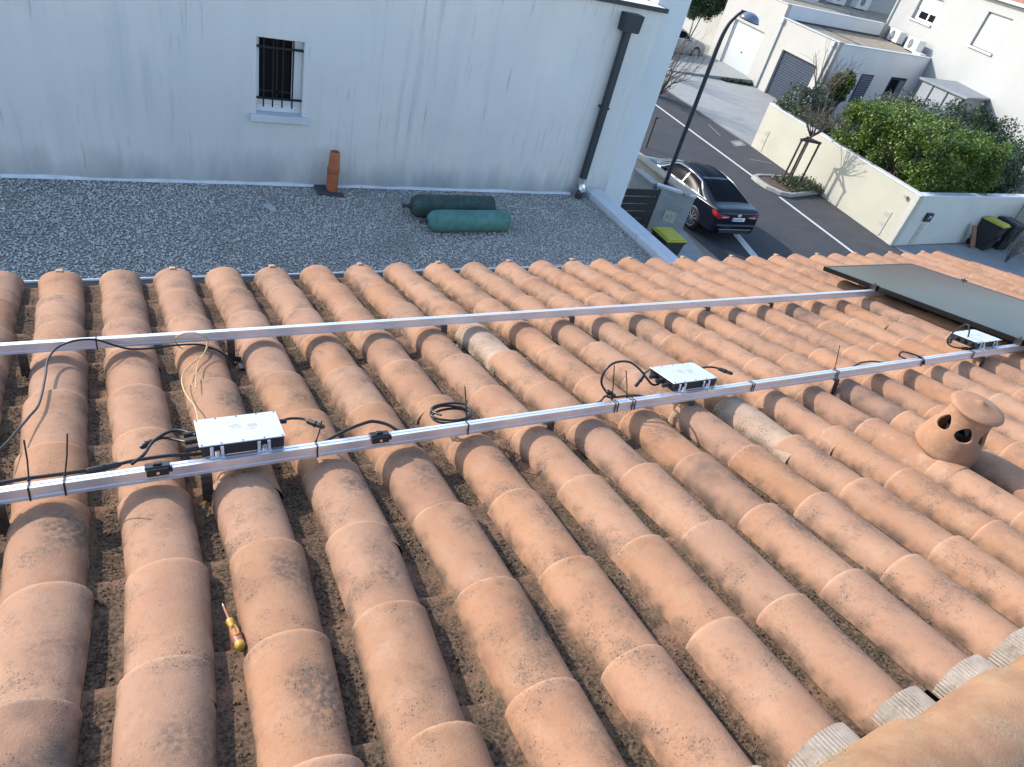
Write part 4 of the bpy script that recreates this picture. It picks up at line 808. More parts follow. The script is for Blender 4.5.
        for y in (.98, 3.83):
            W = X @ Matrix.Translation((s * .80, y, .335)) @ Matrix.Rotation(R(90 * s), 4, 'Y')
            mb = MB(); mb.lathe([(.36, -.02), (.385, .118), (.38, .124), (.3, .125)], W, 30); mb.build('wheel_arch', MT['black'], t, 60)
            mb = MB(); mb.lathe([(.22, -.10), (.325, -.10), (.335, -.07), (.335, .10), (.322, .132), (.245, .136), (.24, .12)], W, 32); wh = mb.build('wheel', MT['tyre'], t, 45)
            mb = MB(); mb.lathe([(.243, .134), (.228, .128), (.222, .06)], W, 32); mb.lathe([(.001, .125), (.045, .124), (.055, .11)], W, 16)
            for k in range(10):
                K = W @ Matrix.Rotation(2*PI*k/10, 4, 'Z'); mb.hexa([K @ Vector(p) for p in ((.04, -.012, .09), (.23, -.022, .10), (.23, .022, .10), (.04, .012, .09))], [K @ Vector(p) for p in ((.04, -.012, .122), (.23, -.017, .130), (.23, .017, .130), (.04, .012, .122))])
            mb.build('rim', MT['rim'], wh, 40)
            mb = MB(); mb.lathe([(.001, .05), (.225, .05)], W, 24); mb.build('brake_disc', MT['steel'], wh)
    # windscreens: strips joining the two sides
    def screen(nm, ys, rr0, inset):
        mb = MB(); k = 20
        for q, y in enumerate(ys):
            r0 = rr0(q / (len(ys) - 1))
            row = [surf(y, r0 + (8 - r0) * 2 * i / k, 1, .005) for i in range(k//2 + 1)] + [surf(y, r0 + (8 - r0) * 2 * (k - i) / k, -1, .005) for i in range(k//2 + 1, k + 1)]
            mb.v += [tuple(p) for p in row]
        n = k + 1; mb.f = [(a*n + i, a*n + i + 1, (a+1)*n + i + 1, (a+1)*n + i) for a in range(len(ys) - 1) for i in range(k)]; mb.mi = [0]*len(mb.f)
        return mb.build(nm, gls, t, 70)
    screen('rear_window', np.linspace(.50, 1.50, 14), lambda f: 6.15 + .0*f, 0); screen('windscreen', np.linspace(2.82, 3.56, 12), lambda f: 6.12, 0)
    screen('glass_roof', np.linspace(1.62, 2.70, 10), lambda f: 6.3, 0)
    # bootlid edge, bumper, plate
    mb = MB(); mb.hexa([X @ Vector(p) for p in ((-.60, -.022, .975), (.60, -.022, .975), (.62, .05, 1.0), (-.62, .05, 1.0))], [X @ Vector(p) for p in ((-.60, -.03, .992), (.60, -.03, .992), (.63, .06, 1.045), (-.63, .06, 1.045))]); mb.build('boot_spoiler', paint, t, bevel=.006)
    mb = MB(); mb.hexa([X @ Vector(p) for p in ((-.74, -.03, .40), (.74, -.03, .40), (.80, .10, .38), (-.80, .10, .38))], [X @ Vector(p) for p in ((-.76, -.05, .62), (.76, -.05, .62), (.83, .06, .66), (-.83, .06, .66))]); mb.build('rear_bumper', paint, t, bevel=.03)
    for s in (1, -1):
        mb = MB(); mb.hexa([X @ Vector(p) for p in sorted(((.36*s, -.012, .84), (.79*s, -.012, .80), (.79*s, .06, .80), (.36*s, .06, .84)), key=lambda q: 0)], [X @ Vector(p) for p in ((.36*s, -.016, .885), (.78*s, -.010, .935), (.78*s, .06, .935), (.36*s, .06, .885))]); tq = mb.build('tail_light', MT['tail'], t, bevel=.008)
        mb = MB(); mb.hexa([X @ Vector(p) for p in ((.42*s, -.020, .850), (.66*s, -.018, .835), (.66*s, .0, .835), (.42*s, .0, .850))], [X @ Vector(p) for p in ((.42*s, -.022, .872), (.66*s, -.020, .885), (.66*s, .0, .885), (.42*s, .0, .872))]); mb.build('reversing_lens', MT['tailw'], tq)
    mb = MB(); mb.box((-.66, -.066, .475), (.66, -.05, .495), X); mb.build('bumper_trim', MT['car_silver'], t)
    mb = MB(); mb.box((-.62, -.06, .36), (.62, -.035, .46), X); mb.build('diffuser', MT['black'], t, bevel=.01)
    mb = MB(); mb.box((-.26, -.026, .74), (.26, -.008, .855), X); pt_ = mb.build('number_plate', MT['plate'], t, bevel=.004)
    mb = MB(); mb.box((-.26, -.028, .742), (-.225, -.0265, .853), X); mb.build('plate_band', MT['eu'], pt_)
    if plate:
        mb = MB()
        for x in (-.185, -.135, -.07, -.02, .03, .095, .145): mb.box((x - .014, -.0285, .772), (x + .014, -.0265, .822), X)
        mb.build('plate_print', MT['plate_ink'], pt_)
    mb = MB(); mb.lathe([(.001, .012), (.05, .010), (.055, 0)], X @ Matrix.Translation((0, -.004, .925)) @ Matrix.Scale(1.5, 4, (1, 0, 0)) @ Matrix.Rotation(R(90), 4, 'X'), 20); mb.build('badge', MT['chrome'], t, 50)
    mb = MB(); mb.box((-.5, .03, .30), (.5, .10, .9), X); mb.build('tail_panel', paint, t)
    return t
car('parked_car', 'dark blue saloon car parked in the street below, seen from behind', (14.86, 12.72, -GZ), -2.0, MT['carpaint'], scale=.91)
car('parked_car', 'grey car half hidden behind the grey house and bare twigs', (26.9, 35.3, -GZ), -84, MT['car_silver'])

# ================================================================== street lamp
lp = thing('street_lamp', 'tall dark street lamp with a domed head standing behind the block pillar', 'street lamp', (12.12, 13.18, -GZ))
B0 = Vector((12.225, 13.165, -GZ)); top = [Vector((12.228, 13.16, -2.45)), Vector((12.24, 13.15, -2.12)), Vector((12.275, 13.12, -1.88)), Vector((12.33, 13.06, -1.71)), Vector((12.37, 13.02, -1.63)), Vector((12.42, 12.98, -1.60))]
P = [B0, B0 + Vector((0, 0, 1.5)), B0 + Vector((.005, 0, 3.2))] + curve(top, 4)
mb = MB(); mb.tube(P, list(np.linspace(.056, .026, len(P))), 12); mb.build('pole', MT['lamp'], lp, 60)
mb = MB(); mb.tube([B0, B0 + Vector((0, 0, .9))], .09, 12); mb.lathe([(.16, 0), (.16, .02), (.09, .025)], Matrix.Translation(B0), 16, True); mb.build('base', MT['lamp'], lp, 50)
HM = frame_m(Vector((12.55, 12.86, -1.72)), Vector((.70, -.70, -.12)), Vector((.09, -.09, 1)))
mb = MB(); mb.lathe([(.205, 0), (.205, .03), (.19, .075), (.155, .12), (.10, .15), (.04, .165), (.001, .167)], HM @ Matrix.Scale(1.12, 4, (1, 0, 0)), 28); hd = mb.build('head', MT['lampglass'], lp, 50)
mb = MB(); mb.lathe([(.001, -.012), (.20, -.004), (.213, .004), (.213, .016)], HM @ Matrix.Scale(1.12, 4, (1, 0, 0)), 28); mb.build('rim', MT['lamp'], hd, 50)
mb = MB(); mb.tube([(12.38, 13.03, -1.60), (12.45, 12.96, -1.60), (12.52, 12.89, -1.60)], .045, 10); mb.build('bracket', MT['lamp'], lp, 60)

# ================================================================== street side: tree bed, tree guard, bollard
pb = thing('tree_bed', 'raised concrete kerb bed with soil and weeds round the young tree', 'planter', (21.2, 16.7, -GZ))
ring = [(19.85, 16.95), (19.95, 17.35), (20.35, 17.5), (22.45, 17.45), (22.42, 16.2), (20.5, 15.82), (20.1, 15.95), (19.85, 16.45)]
cxy = Vector((21.2, 16.68, 0)); inn = [cxy + (Vector((x, y, 0)) - cxy) * .86 for x, y in ring]
mb = MB(); n = len(ring)
for k in range(n):
    a, b = ring[k], ring[(k+1) % n]; c, d = inn[(k+1) % n], inn[k]
    mb.add([(*a, -GZ), (*b, -GZ), (c.x, c.y, -GZ), (d.x, d.y, -GZ), (*a, -GZ + .15), (*b, -GZ + .15), (c.x, c.y, -GZ + .15), (d.x, d.y, -GZ + .15)], [(0,3,2,1),(4,5,6,7),(0,1,5,4),(2,3,7,6)])
mb.build('kerb', MT['kerb'], pb, bevel=.02)
mb = MB(); mb.add([(p.x, p.y, -GZ + .09 + .02*(k % 2)) for k, p in enumerate(inn)], [tuple(range(n))]); mb.build('soil', MT['soil'], pb)
tg = thing('tree_guard', 'dark timber tree guard of upright posts joined by a top frame', 'tree guard', (21.4, 16.8, -GZ))
pt = [(20.98, 16.86), (21.70, 16.66), (21.58, 17.12)]
for x, y in pt: mb = MB(); mb.tube([(x, y, -GZ), (x + .015, y, -5.46)], .038, 10); mb.build('post', MT['post'], tg, 50)
for a, b in ((0, 1), (1, 2), (2, 0)):
    A, B = Vector((*pt[a], -5.50)), Vector((*pt[b], -5.50)); e = (B - A).normalized() * .06
    X = frame_m(A - e, B - A); mb = MB(); mb.box((0, -.02, -.04), ((B - A).length + .12, .02, .04), X); mb.build('rail', MT['post'], tg, bevel=.005)

# ---- plants
def leaves(name, m, P, size, parent=None, up=.35, k=None):
    """one folded leaf (two triangles) at every point"""
    n = len(P); nrm = rng.normal(0, 1, (n, 3)); nrm[:, 2] = np.abs(nrm[:, 2]) + up; nrm /= np.linalg.norm(nrm, axis=1)[:, None]
    a = rng.normal(0, 1, (n, 3)); a -= nrm * (a * nrm).sum(1)[:, None]; a /= np.linalg.norm(a, axis=1)[:, None]; b = np.cross(nrm, a)
    s = size * rng.uniform(.6, 1.35, n)[:, None]
    V = np.stack([P - a*s, P + b*s*.5 + nrm*s*.12, P + a*s, P - b*s*.5 + nrm*s*.12], 1).reshape(-1, 3)
    F = (np.array([(0,1,2),(0,2,3)])[None] + (np.arange(n)*4)[:, None, None]).reshape(-1, 3)
    me = bpy.data.meshes.new(name); me.vertices.add(n*4); me.vertices.foreach_set('co', V.reshape(-1)); me.loops.add(len(F)*3); me.loops.foreach_set('vertex_index', F.reshape(-1).astype(np.int32))
    me.polygons.add(len(F)); me.polygons.foreach_set('loop_start', np.arange(len(F), dtype=np.int32)*3); me.polygons.foreach_set('loop_total', np.full(len(F), 3, np.int32))
    me.materials.append(m); me.update(); me.validate(); return link(name, me, parent)
def blobs(c, s, nb, br, n, shell=.55):
    """leaf positions gathered in clumps over an ellipsoid"""
    c = np.array(c, float); s = np.array(s, float); d = rng.normal(0, 1, (nb, 3)); d /= np.linalg.norm(d, axis=1)[:, None]
    r = rng.uniform(shell, 1., (nb, 1)) ; B = c + d * s * r; rad = br * rng.uniform(.6, 1.3, nb)
    i = rng.integers(0, nb, n); q = rng.normal(0, 1, (n, 3)); q /= np.linalg.norm(q, axis=1)[:, None]; q *= (rng.uniform(0, 1, n) ** .45)[:, None] * rad[i][:, None]
    return B[i] + q
def branches(base, tips, r, rnd=.12):
    mb = MB(); base = Vector(base)
    for tp in tips:
        tp = Vector(tp); k = [base.lerp(tp, f) + Vector(rng.normal(0, rnd, 3)) * (f * (1 - f) * 2.5) for f in (0, .3, .6, .85, 1)]; mb.tube(curve(k, 3), list(np.linspace(r, r*.25, 13)), 5, False)
    return mb
def shrub(name, label, cat, c, s, nb, br, n, size, m, base=None, box=False, group=None, ntips=26):
    base = base or (c[0], c[1], -GZ); t = thing(name, label, cat, base, group)
    if box:
        s_ = np.array(s); P = []
        B = np.array(c) + rng.uniform(-1, 1, (nb, 3)) * s_; f = rng.integers(0, 3, nb); sg = np.where(rng.uniform(0, 1, nb) < .5, -1, 1); sg[f == 2] = 1
        for i in range(nb): B[i, f[i]] = c[f[i]] + sg[i] * s_[f[i]] * rng.uniform(.82, 1.02)
        i = rng.integers(0, nb, n); q = rng.normal(0, 1, (n, 3)); q /= np.linalg.norm(q, axis=1)[:, None]; P = B[i] + q * (rng.uniform(0, 1, n) ** .5)[:, None] * br
    else: P = blobs(c, s, nb, br, n)
    P = P[P[:, 2] > -GZ + .05]; wallx = 21.92 + (P[:, 1] - 12.43) * .1334
    P = P[(P[:, 1] > 21) | ((P[:, 0] > wallx + .22) & (P[:, 1] > 12.62)) | ((P[:, 2] > -5.36) & (P[:, 0] > wallx - .12) & (P[:, 1] > 12.4))]
    leaves('crown', m, P, size, t)
    tips = [P[int(j)] for j in rng.integers(0, len(P), ntips)]
    branches(base, tips, .05).build('trunk', MT['bark'], t, 60)
    return t
shrub('hedge', 'bright green leafy hedge bulging over the corner of the cream wall', 'hedge', (24.25, 14.9, -5.5), (1.8, 2.0, 1.45), 230, .38, 62000, .052, MT['leaf'], box=True)
shrub('shrub', 'large grey green shrub behind the bright hedge', 'shrub', (27.4, 17.2, -5.5), (2.3, 2.5, 1.7), 150, .5, 36000, .055, MT['leaf_grey'])
shrub('shrub', 'dark green shrub at the right edge above the bins', 'shrub', (29.3, 15.3, -5.7), (2.2, 1.6, 1.35), 110, .45, 24000, .055, MT['leaf_dark'])
shrub('shrub', 'dark conifer like shrub behind the grey green one', 'shrub', (32.5, 17.8, -5.6), (2.4, 2.6, 1.7), 110, .5, 22000, .065, MT['leaf_dark'])
shrub('hedge', 'low dull green hedge on top of the far end of the cream wall', 'hedge', (23.45, 18.6, -5.75), (.62, 2.1, .42), 120, .22, 22000, .042, MT['leaf_dull'], box=True)
shrub('shrub', 'sparse dull shrub between the low hedge and the bright one', 'shrub', (25.3, 18.6, -5.8), (.9, 1.3, .65), 60, .3, 9000, .045, MT['leaf_grey'])
shrub('tree', 'round dark green tree beside the white garage at the top edge', 'tree', (33.5, 38.75, -4.4), (1.42, 1.42, 1.25), 100, .40, 20000, .065, MT['leaf_dark'], base=(33.7, 39.2, -GZ), ntips=2)
shrub('shrub', 'small yellow green plant beside the annex wall', 'shrub', (31.6, 24.6, -5.2), (.65, .6, .7), 26, .24, 2600, .08, MT['leaf'])
shrub('shrub', 'grey shrub beside the garage with the slatted door', 'shrub', (29.2, 24.2, -6.1), (1.1, 1.2, .8), 50, .34, 4200, .07, MT['leaf_grey'])
# weeds in the tree bed
P = np.stack([rng.uniform(20.7, 22.5, 2600), rng.uniform(16.05, 17.2, 2600), -GZ + .10 + rng.gamma(2, .05, 2600)], 1); keep = rng.uniform(0, 1, len(P)) < .25 + .75 * (P[:, 0] - 20.7) / 1.8
kind(leaves('weeds', MT['leaf_dull'], P[keep], .05, pb), 'stuff')
def twiggy(name, label, cat, base, h, spread, n, r0, group=None, lean=(0, 0), trunk=0., fine=.006):
    t = thing(name, label, cat, base, group); base = Vector(base); mb = MB(); tw = MB(); s = base + Vector((0, 0, trunk))
    if trunk: mb.tube(curve([base, base + Vector((.01, .01, trunk*.5)), s]), list(np.linspace(r0*1.5, r0, 13)), 8)
    for k in range(n):
        a = rng.uniform(0, 2*PI); q = rng.uniform(.25, 1) * spread; tip = s + Vector((math.cos(a)*q + lean[0], math.sin(a)*q + lean[1], (h - trunk) * rng.uniform(.6, 1)))
        k1 = [s, s.lerp(tip, .35) + Vector(rng.normal(0, .06, 3)) * spread - Vector((0, 0, .0)), s.lerp(tip, .7) + Vector(rng.normal(0, .06, 3)) * spread, tip]
        pts = curve(k1, 4); mb.tube(pts, list(np.linspace(r0*.75, fine, len(pts))), 5, False)
        for _ in range(5):
            i = int(rng.integers(3, len(pts) - 1)); p = pts[i]; d = (pts[i] - pts[i-1]).normalized(); e = p + (d + Vector(rng.normal(0, .55, 3))) * spread * rng.uniform(.2, .5)
            tw.tube([p, p.lerp(e, .5) + Vector(rng.normal(0, .03, 3)), e], [fine*1.1, fine*.8, fine*.5], 4, False)
    mb.build('trunk', MT['bark'], t, 60); kind(tw.build('twigs', MT['twig'], t, 60), 'stuff'); return t
twiggy('young_tree', 'bare young tree tied inside the timber tree guard', 'tree', (21.44, 16.92, -GZ), 3.0, .75, 16, .028, trunk=1.78, fine=.007)
twiggy('bare_shrub', 'leafless twiggy shrub by the road beyond the grey house', 'shrub', (22.0, 26.3, -GZ), 2.4, 1.7, 34, .030, fine=.009)
twiggy('bare_shrub', 'leafless shrub standing in front of the half hidden grey car', 'shrub', (25.2, 30.6, -GZ), 2.2, 1.5, 28, .028, fine=.009)
twiggy('bare_tree', 'small bare tree in front of the pale annex wall', 'tree', (30.8, 25.0, -GZ), 3.3, 1.3, 22, .035, trunk=.9, fine=.009)
twiggy('bare_shrub', 'bare shrub poking out above the low hedge behind the tree guard', 'shrub', (23.6, 18.2, -GZ), 2.6, 1.0, 22, .022, trunk=.8, fine=.008)
twiggy('dry_plant', 'dry wispy plant in front of the blue grey gate at the right edge', 'plant', (26.75, 11.15, -GZ), 1.3, .42, 14, .014, fine=.006)
pp = thing('road_post', 'thin dark post standing at the road edge beside the grey house', 'post', (16.75, 19.68, -GZ)); mb = MB(); mb.tube([(16.75, 19.68, -GZ), (16.76, 19.7, -6.15)], .035, 10); mb.build('shaft', MT['post'], pp, 60); mb = MB(); mb.box((16.70, 19.64, -6.15), (16.82, 19.76, -6.08)); mb.build('cap', MT['post'], pp, bevel=.01)

# ================================================================== cream garden wall, bins, gate at the right
gw = thing('garden_wall', 'cream rendered garden wall turning a corner below the hedge', 'wall', (21.95, 12.5, -GZ))
wallp = [(23.03, 20.75), (22.90, 19.8), (21.92, 12.43), (27.4, 12.62)]
ta = -5.475
def run(a, b, wd, z0, z1, m, name, par, bevel=0, ext=(0, 0)):
    a, b = Vector((*a, 0)), Vector((*b, 0)); X = frame_m(Vector((a.x, a.y, 0)), b - a); L = (b - a).length; mb = MB(); mb.box((-ext[0], 0, z0), (L + ext[1], wd, z1), X); return mb.build(name, m, par, bevel=bevel)
run((21.93, 12.43), (28.8, 12.66), .2, -GZ, ta, MT['cream_shaded'], 'wall', gw, ext=(0, 0))
run((23.03, 20.75), (21.92, 12.43), .2, -GZ, ta - .002, MT['cream'], 'wall', gw, ext=(0, -.003))
run((23.02, 20.76), (21.90, 12.40), .27, ta, ta + .05, MT['coping'], 'coping', gw, .012); run((22.18, 12.41), (28.8, 12.64), .27, ta, ta + .052, MT['coping'], 'coping', gw, .012)
run((28.72, 12.62), (28.55, 10.9), .2, -GZ, -5.55, MT['cream'], 'wall', gw); run((28.74, 12.64), (28.54, 10.9), .25, -5.55, -5.50, MT['coping'], 'coping', gw, .01)
def wall_cab(a, b, s0, s1, z0, z1):
    X = frame_m(Vector((*a, 0)), Vector((*b, 0)) - Vector((*a, 0))); mb = MB(); mb.box((s0, -.018, z0), (s1, -.002, z1), X); c = mb.build('meter_cabinet', MT['cream'], gw, bevel=.004)
    mb = MB(); mb.box((s0 + .05, -.0215, z1 - .22), (s1 - .05, -.0185, z1 - .08), X); mb.box((s0 + .05, -.0215, z0 + .3), (s1 - .05, -.0185, z0 + .42), X); mb.build('hinge', MT['kerb'], c)
wall_cab((23.03, 20.75), (21.92, 12.43), .42, .72, -GZ + .05, -6.32); wall_cab((23.03, 20.75), (21.92, 12.43), 7.50, 7.80, -GZ + .05, -6.30)
wall_cab((21.92, 12.43), (28.8, 12.66), .98, 1.25, -GZ + .05, -6.42)
mb = MB(); mb.box((22.84, 12.37, -6.31), (23.16, 12.452, -6.02)); lb = mb.build('letter_box', MT['dark_trim'], gw, bevel=.006)
mb = MB(); mb.box((22.96, 12.362, -6.15), (23.06, 12.3685, -6.10)); mb.box((22.93, 12.362, -6.20), (22.97, 12.3685, -6.17)); mb.build('flap', MT['coping'], lb)
mb = MB(); mb.box((21.868, 12.80, -5.72), (21.95, 12.90, -5.64)); mb.build('house_number', MT['kerb'], gw)
wheeled_bin('black wheeled bin with a yellow lid in the corner of the cream wall', (26.75, 12.18), 8, 'lid', 1.06, .60, .72)
wheeled_bin('black wheeled bin with a dark lid beside the yellow lidded one in the corner', (27.75, 12.18), -6, 'lid_dark', 1.08, .60, .72)
X = frame_m(Vector((26.08, 12.30, -GZ + .02)), Vector((-.1, 1, 0)), Vector((-.35, -.15, 1)).normalized()); mb = MB(); mb.box((-.09, -.02, 0), (.09, .02, 1.0)); 
pk = MB(); pk.hexa([(26.10, 12.12, -GZ + .01), (26.42, 12.14, -GZ + .01), (26.42, 12.20, -GZ + .01), (26.10, 12.18, -GZ + .01)], [(25.78, 12.34, -6.42), (26.02, 12.35, -6.42), (26.02, 12.40, -6.42), (25.78, 12.39, -6.42)]); tag(pk.build('plank', MT['wood'], bevel=.005), 'brown plank leaning on the cream wall left of the bins', 'plank')
rg = thing('driveway_gate', 'blue grey gate of wide slats at the right edge beyond the bins', 'gate', (28.5, 9.5, -GZ))
for k in range(8): mb = MB(); mb.box((28.60, 7.2, -GZ + .06 + .2*k), (28.64, 10.86, -GZ + .235 + .2*k)); mb.build('slat', MT['shut'], rg, bevel=.004)
for y in (7.2, 10.80): mb = MB(); mb.box((28.645, y, -GZ + .02), (28.70, y + .06, -5.55)); mb.build('gate_post', MT['dark_trim'], rg)
sheet('yard', [(29.0, 6), (60, 6), (60, 29), (31.3, 25.6), (23.3, 20.9), (22.4, 13), (28.9, 13)], -GZ + .010, MT['asphalt2'])

# ================================================================== garages across the street
A = Vector((31.77, 29.33, 0)); dF = Vector((.13, .9915, 0)); FM = frame_m(A, dF)     # x along the facade, y = away from the street is negative
if (FM.to_3x3() @ Vector((0, 1, 0))).x > 0: pass
gb = thing('garage_building', 'pair of off white garages across the street with a white and a grey door', 'building', (33, 29, -GZ))
sgn = -1 if (FM.to_3x3() @ Vector((0, 1, 0))).x < 0 else 1      # +y of the facade frame points to the street when -1
def FB(a0, a1, d0, d1, z0, z1, m, name, par=gb, bevel=0):
    """box on the facade: a along it, d depth behind it (negative = proud of it)"""
    mb = MB(); y0, y1 = sorted((d0 * sgn, d1 * sgn)); mb.box((a0, y0, z0), (a1, y1, z1), FM); return mb.build(name, m, par, bevel=bevel)
T1, T2 = -3.60, -2.98
# white garage: wall pieces round the door
FB(1.0, 1.98, 0, .25, -GZ, T2, MT['garage'], 'wall'); FB(5.0, 6.4, 0, .25, -GZ, T2, MT['garage'], 'wall'); FB(1.98, 5.0, 0, .25, -4.60, T2 - .002, MT['garage'], 'wall'); FB(1.98, 5.0, -.0, .4, -GZ, -6.955, MT['concrete'], 'threshold')
def slab(name, pts, z0, z1, m, par, bevel=0):
    mb = MB(); n = len(pts); mb.add([(x, y, z0) for x, y in pts] + [(x, y, z1) for x, y in pts], [tuple(range(n))[::-1], tuple(range(n, 2*n))] + [(k, (k+1) % n, n + (k+1) % n, n + k) for k in range(n)]); return mb.build(name, m, par, bevel=bevel)
run((32.16, 30.46), (41.35, 31.40), .2, -GZ, T2 - .01, MT['shade_white'], 'wall', gb); run((32.14, 30.44), (41.35, 31.38), .24, T2 - .009, T2 + .04, MT['shade_white'], 'coping', gb)
slab('flat_roof', [(32.2, 30.72), (41.4, 31.66), (42.6, 37.5), (32.9, 35.6)], -3.3, -3.12, MT['rgravel'], gb)
FB(6.2, 6.4, .252, 9., -GZ, T2 - .001, MT['garage'], 'wall')
d1 = FB(1.99, 4.99, .14, .17, -6.95, -4.61, MT['door_white'], 'garage_door'); FB(3.42, 3.54, .10, .139, -6.05, -6.0, MT['black'], 'handle', d1)
FB(1.985, 2.03, .08, .139, -6.95, -4.605, MT['pvc'], 'door_frame', d1); FB(4.95, 4.995, .08, .139, -6.95, -4.605, MT['pvc'], 'door_frame', d1)
# grey garage
FB(.03, .99, .02, .25, -GZ, T1, MT['garage'], 'wall'); FB(-3.72, -2.96, .02, .25, -GZ, T1, MT['garage'], 'wall'); FB(-2.96, .03, .02, .25, -4.92, T1 - .002, MT['garage'], 'wall')
d2 = FB(-2.955, .025, .2, .23, -GZ + .01, -4.925, MT['dark_trim'], 'garage_door')
for k in range(19): z = -GZ + .03 + k * .118; FB(-2.95, .02, .155, .199, z, z + .088, MT['slat_grey'], 'slat', d2, .006)
slab('flat_roof', [(31.56, 25.95), (32.1, 30.44), (41.3, 31.36), (40.7, 27.0)], -3.86, -3.70, MT['rgravel'], gb)
run((32.2, 30.36), (41.3, 31.29), .07, -3.699, -3.61, MT['membrane'], 'upstand', gb); run((34.2, 26.3), (35.4, 30.6), .07, -3.699, -3.67, MT['membrane'], 'roof_joint', gb)
for a in (.84, -3.45):
    q = FB(a - .06, a + .06, -.09, .018, -GZ, -3.85, MT['door_white'], 'downpipe', bevel=.02); FB(a - .11, a + .11, -.14, .017, -3.85, -3.62, MT['door_white'], 'hopper', q, .02)
FB(-3.75, .99, -.04, .3, T1 + .002, T1 + .05, MT['door_white'], 'roof_cap', bevel=.01); FB(1.0, 6.45, -.04, .3, T2 + .002, T2 + .05, MT['door_white'], 'roof_cap', bevel=.01)
# raised forecourt of the white garage: a wedge with a dark joint
mb = MB(); q = [FM @ Vector((a, d * sgn, 0)) for a, d in ((1.35, -.02), (7.2, -.02), (7.2, -6.5), (1.05, -6.2))]
mb.hexa([(p.x, p.y, -GZ) for p in q], [(q[0].x, q[0].y, -6.955), (q[1].x, q[1].y, -6.955), (q[2].x, q[2].y, -GZ + .03), (q[3].x, q[3].y, -GZ + .03)]); kind(mb.build('garage_ramp', MT['concrete']), 'structure')
P = np.array([FM @ Vector((1.1 + rng.normal(0, .06), -sgn * -1 * -1 * d if False else d * sgn, -GZ + .05 + abs(rng.normal(0, .05)))) for d in -rng.uniform(.1, 2.2, 900)])
kind(leaves('weeds', MT['leaf_dark'], P, .06), 'stuff')
# annex wall facing us, with shutter, door and lean-to
an = thing('annex', 'low annex with a blue shutter between the garages and the white house', 'building', (36, 26, -GZ))
a0, a1 = Vector((31.45, 25.72, 0)), Vector((40.9, 26.80, 0)); AM = frame_m(a0, a1 - a0)
def AB(x0, x1, d0, d1, z0, z1, m, name, par=an, bevel=0): mb = MB(); mb.box((x0, d0, z0), (x1, d1, z1), AM); return mb.build(name, m, par, bevel=bevel)
AB(0, 9.4, 0, .2, -GZ, -3.66, MT['shade_white'], 'wall'); AB(0.0, 9.4, -.03, .24, -3.658, -3.62, MT['coping'], 'coping')
sh = AB(3.1, 4.25, -.03, -.002, -6.3, -4.85, MT['dark_trim'], 'shutter')
for k in range(12): AB(3.16, 4.2, -.05, -.031, -6.26 + .115*k, -6.26 + .115*k + .075, MT['shut'], 'slat', sh)
dr = AB(6.0, 7.6, -.03, -.002, -GZ, -4.82, MT['dark_trim'], 'door'); AB(6.12, 6.85, -.045, -.031, -7.1, -4.95, MT['pane'], 'pane', dr); AB(6.95, 7.5, -.045, -.031, -7.1, -4.95, MT['shut'], 'panel', dr)
le = thing('lean_to', 'grey lean-to shed roof against the white house above the shrubs', 'shed', (38, 23.5, -GZ))
mb = MB(); q = [(34.8, 20.35), (38.3, 21.1), (39.5, 23.9), (35.12, 23.34)]; mb.hexa([(x, y, -4.16) for x, y in q], [(x, y, -4.05) for x, y in q]); mb.build('roof', MT['shed'], le, bevel=.02)
mb = MB(); mb.hexa([(34.95, 20.55, -GZ), (38.2, 21.25, -GZ), (39.3, 23.75, -GZ), (35.2, 23.2, -GZ)], [(34.95, 20.55, -4.165), (38.2, 21.25, -4.165), (39.3, 23.75, -4.165), (35.2, 23.2, -4.165)]); mb.build('wall', MT['lean_wall'], le)
for y in (20.6, 21.5, 22.4, 23.15): mb = MB(); mb.box((34.93 + (y - 20.55) * .094, y - .04, -GZ), (34.99 + (y - 20.55) * .094, y + .04, -4.17)); mb.build('post', MT['dark_trim'], le)

# ================================================================== white house, upper right
B = Vector((42.3, 31.02, 0)); dH = Vector((.42, .9075, 0)).normalized(); HF = frame_m(B, -dH)   # x runs to the right along the facade
wh = thing('white_house', 'large white rendered house with closed shutters at the upper right', 'house', (44, 25, -GZ))
hs = 1 if (HF.to_3x3() @ Vector((0, 1, 0))).x > 0 else -1
def HB(x0, x1, d0, d1, z0, z1, m, name, par=wh, bevel=0):
    mb = MB(); y0, y1 = sorted((d0 * hs, d1 * hs)); mb.box((x0, y0, z0), (x1, y1, z1), HF); return mb.build(name, m, par, bevel=bevel)
hx = [0, 2.15, 4.62, 8.66, 10.72, 21]
def HH(w0, w1, z0, z1): return (w0, w1, z0, z1)
W1 = (.62, 3.05, -2.26, -1.0); W2 = (7.26, 9.35, -2.38, -.80); EV = -.24
HB(-1.7, W1[0], 0, .3, -GZ, EV, MT['house'], 'wall'); HB(W1[1], W2[0], 0, .3, -GZ, EV, MT['house'], 'wall'); HB(W2[1], 22, 0, .3, -GZ, EV, MT['house'], 'wall')
for q in (W1, W2): HB(q[0], q[1], 0, .3, -GZ, q[2], MT['house'], 'wall'); HB(q[0], q[1], 0, .3, q[3], EV, MT['house'], 'wall')
HB(-1.68, 21.9, .31, 9, -GZ, EV - .01, MT['house'], 'wall')
s1 = HB(W1[0] - .05, W1[1] + .05, -.09, .2, W1[2] - .10, W1[2], MT['door_white'], 'window_sill'); s2 = HB(W2[0] - .05, W2[1] + .05, -.09, .2, W2[2] - .10, W2[2], MT['door_white'], 'window_sill')
v1 = HB(W1[0], W1[1], .2, .23, W1[2], W1[3], MT['pvc'], 'window')
for a in (1.02, 2.10): HB(a, a + .88, .18, .199, W1[2] + .12, W1[2] + .46, MT['pane'], 'pane', v1)
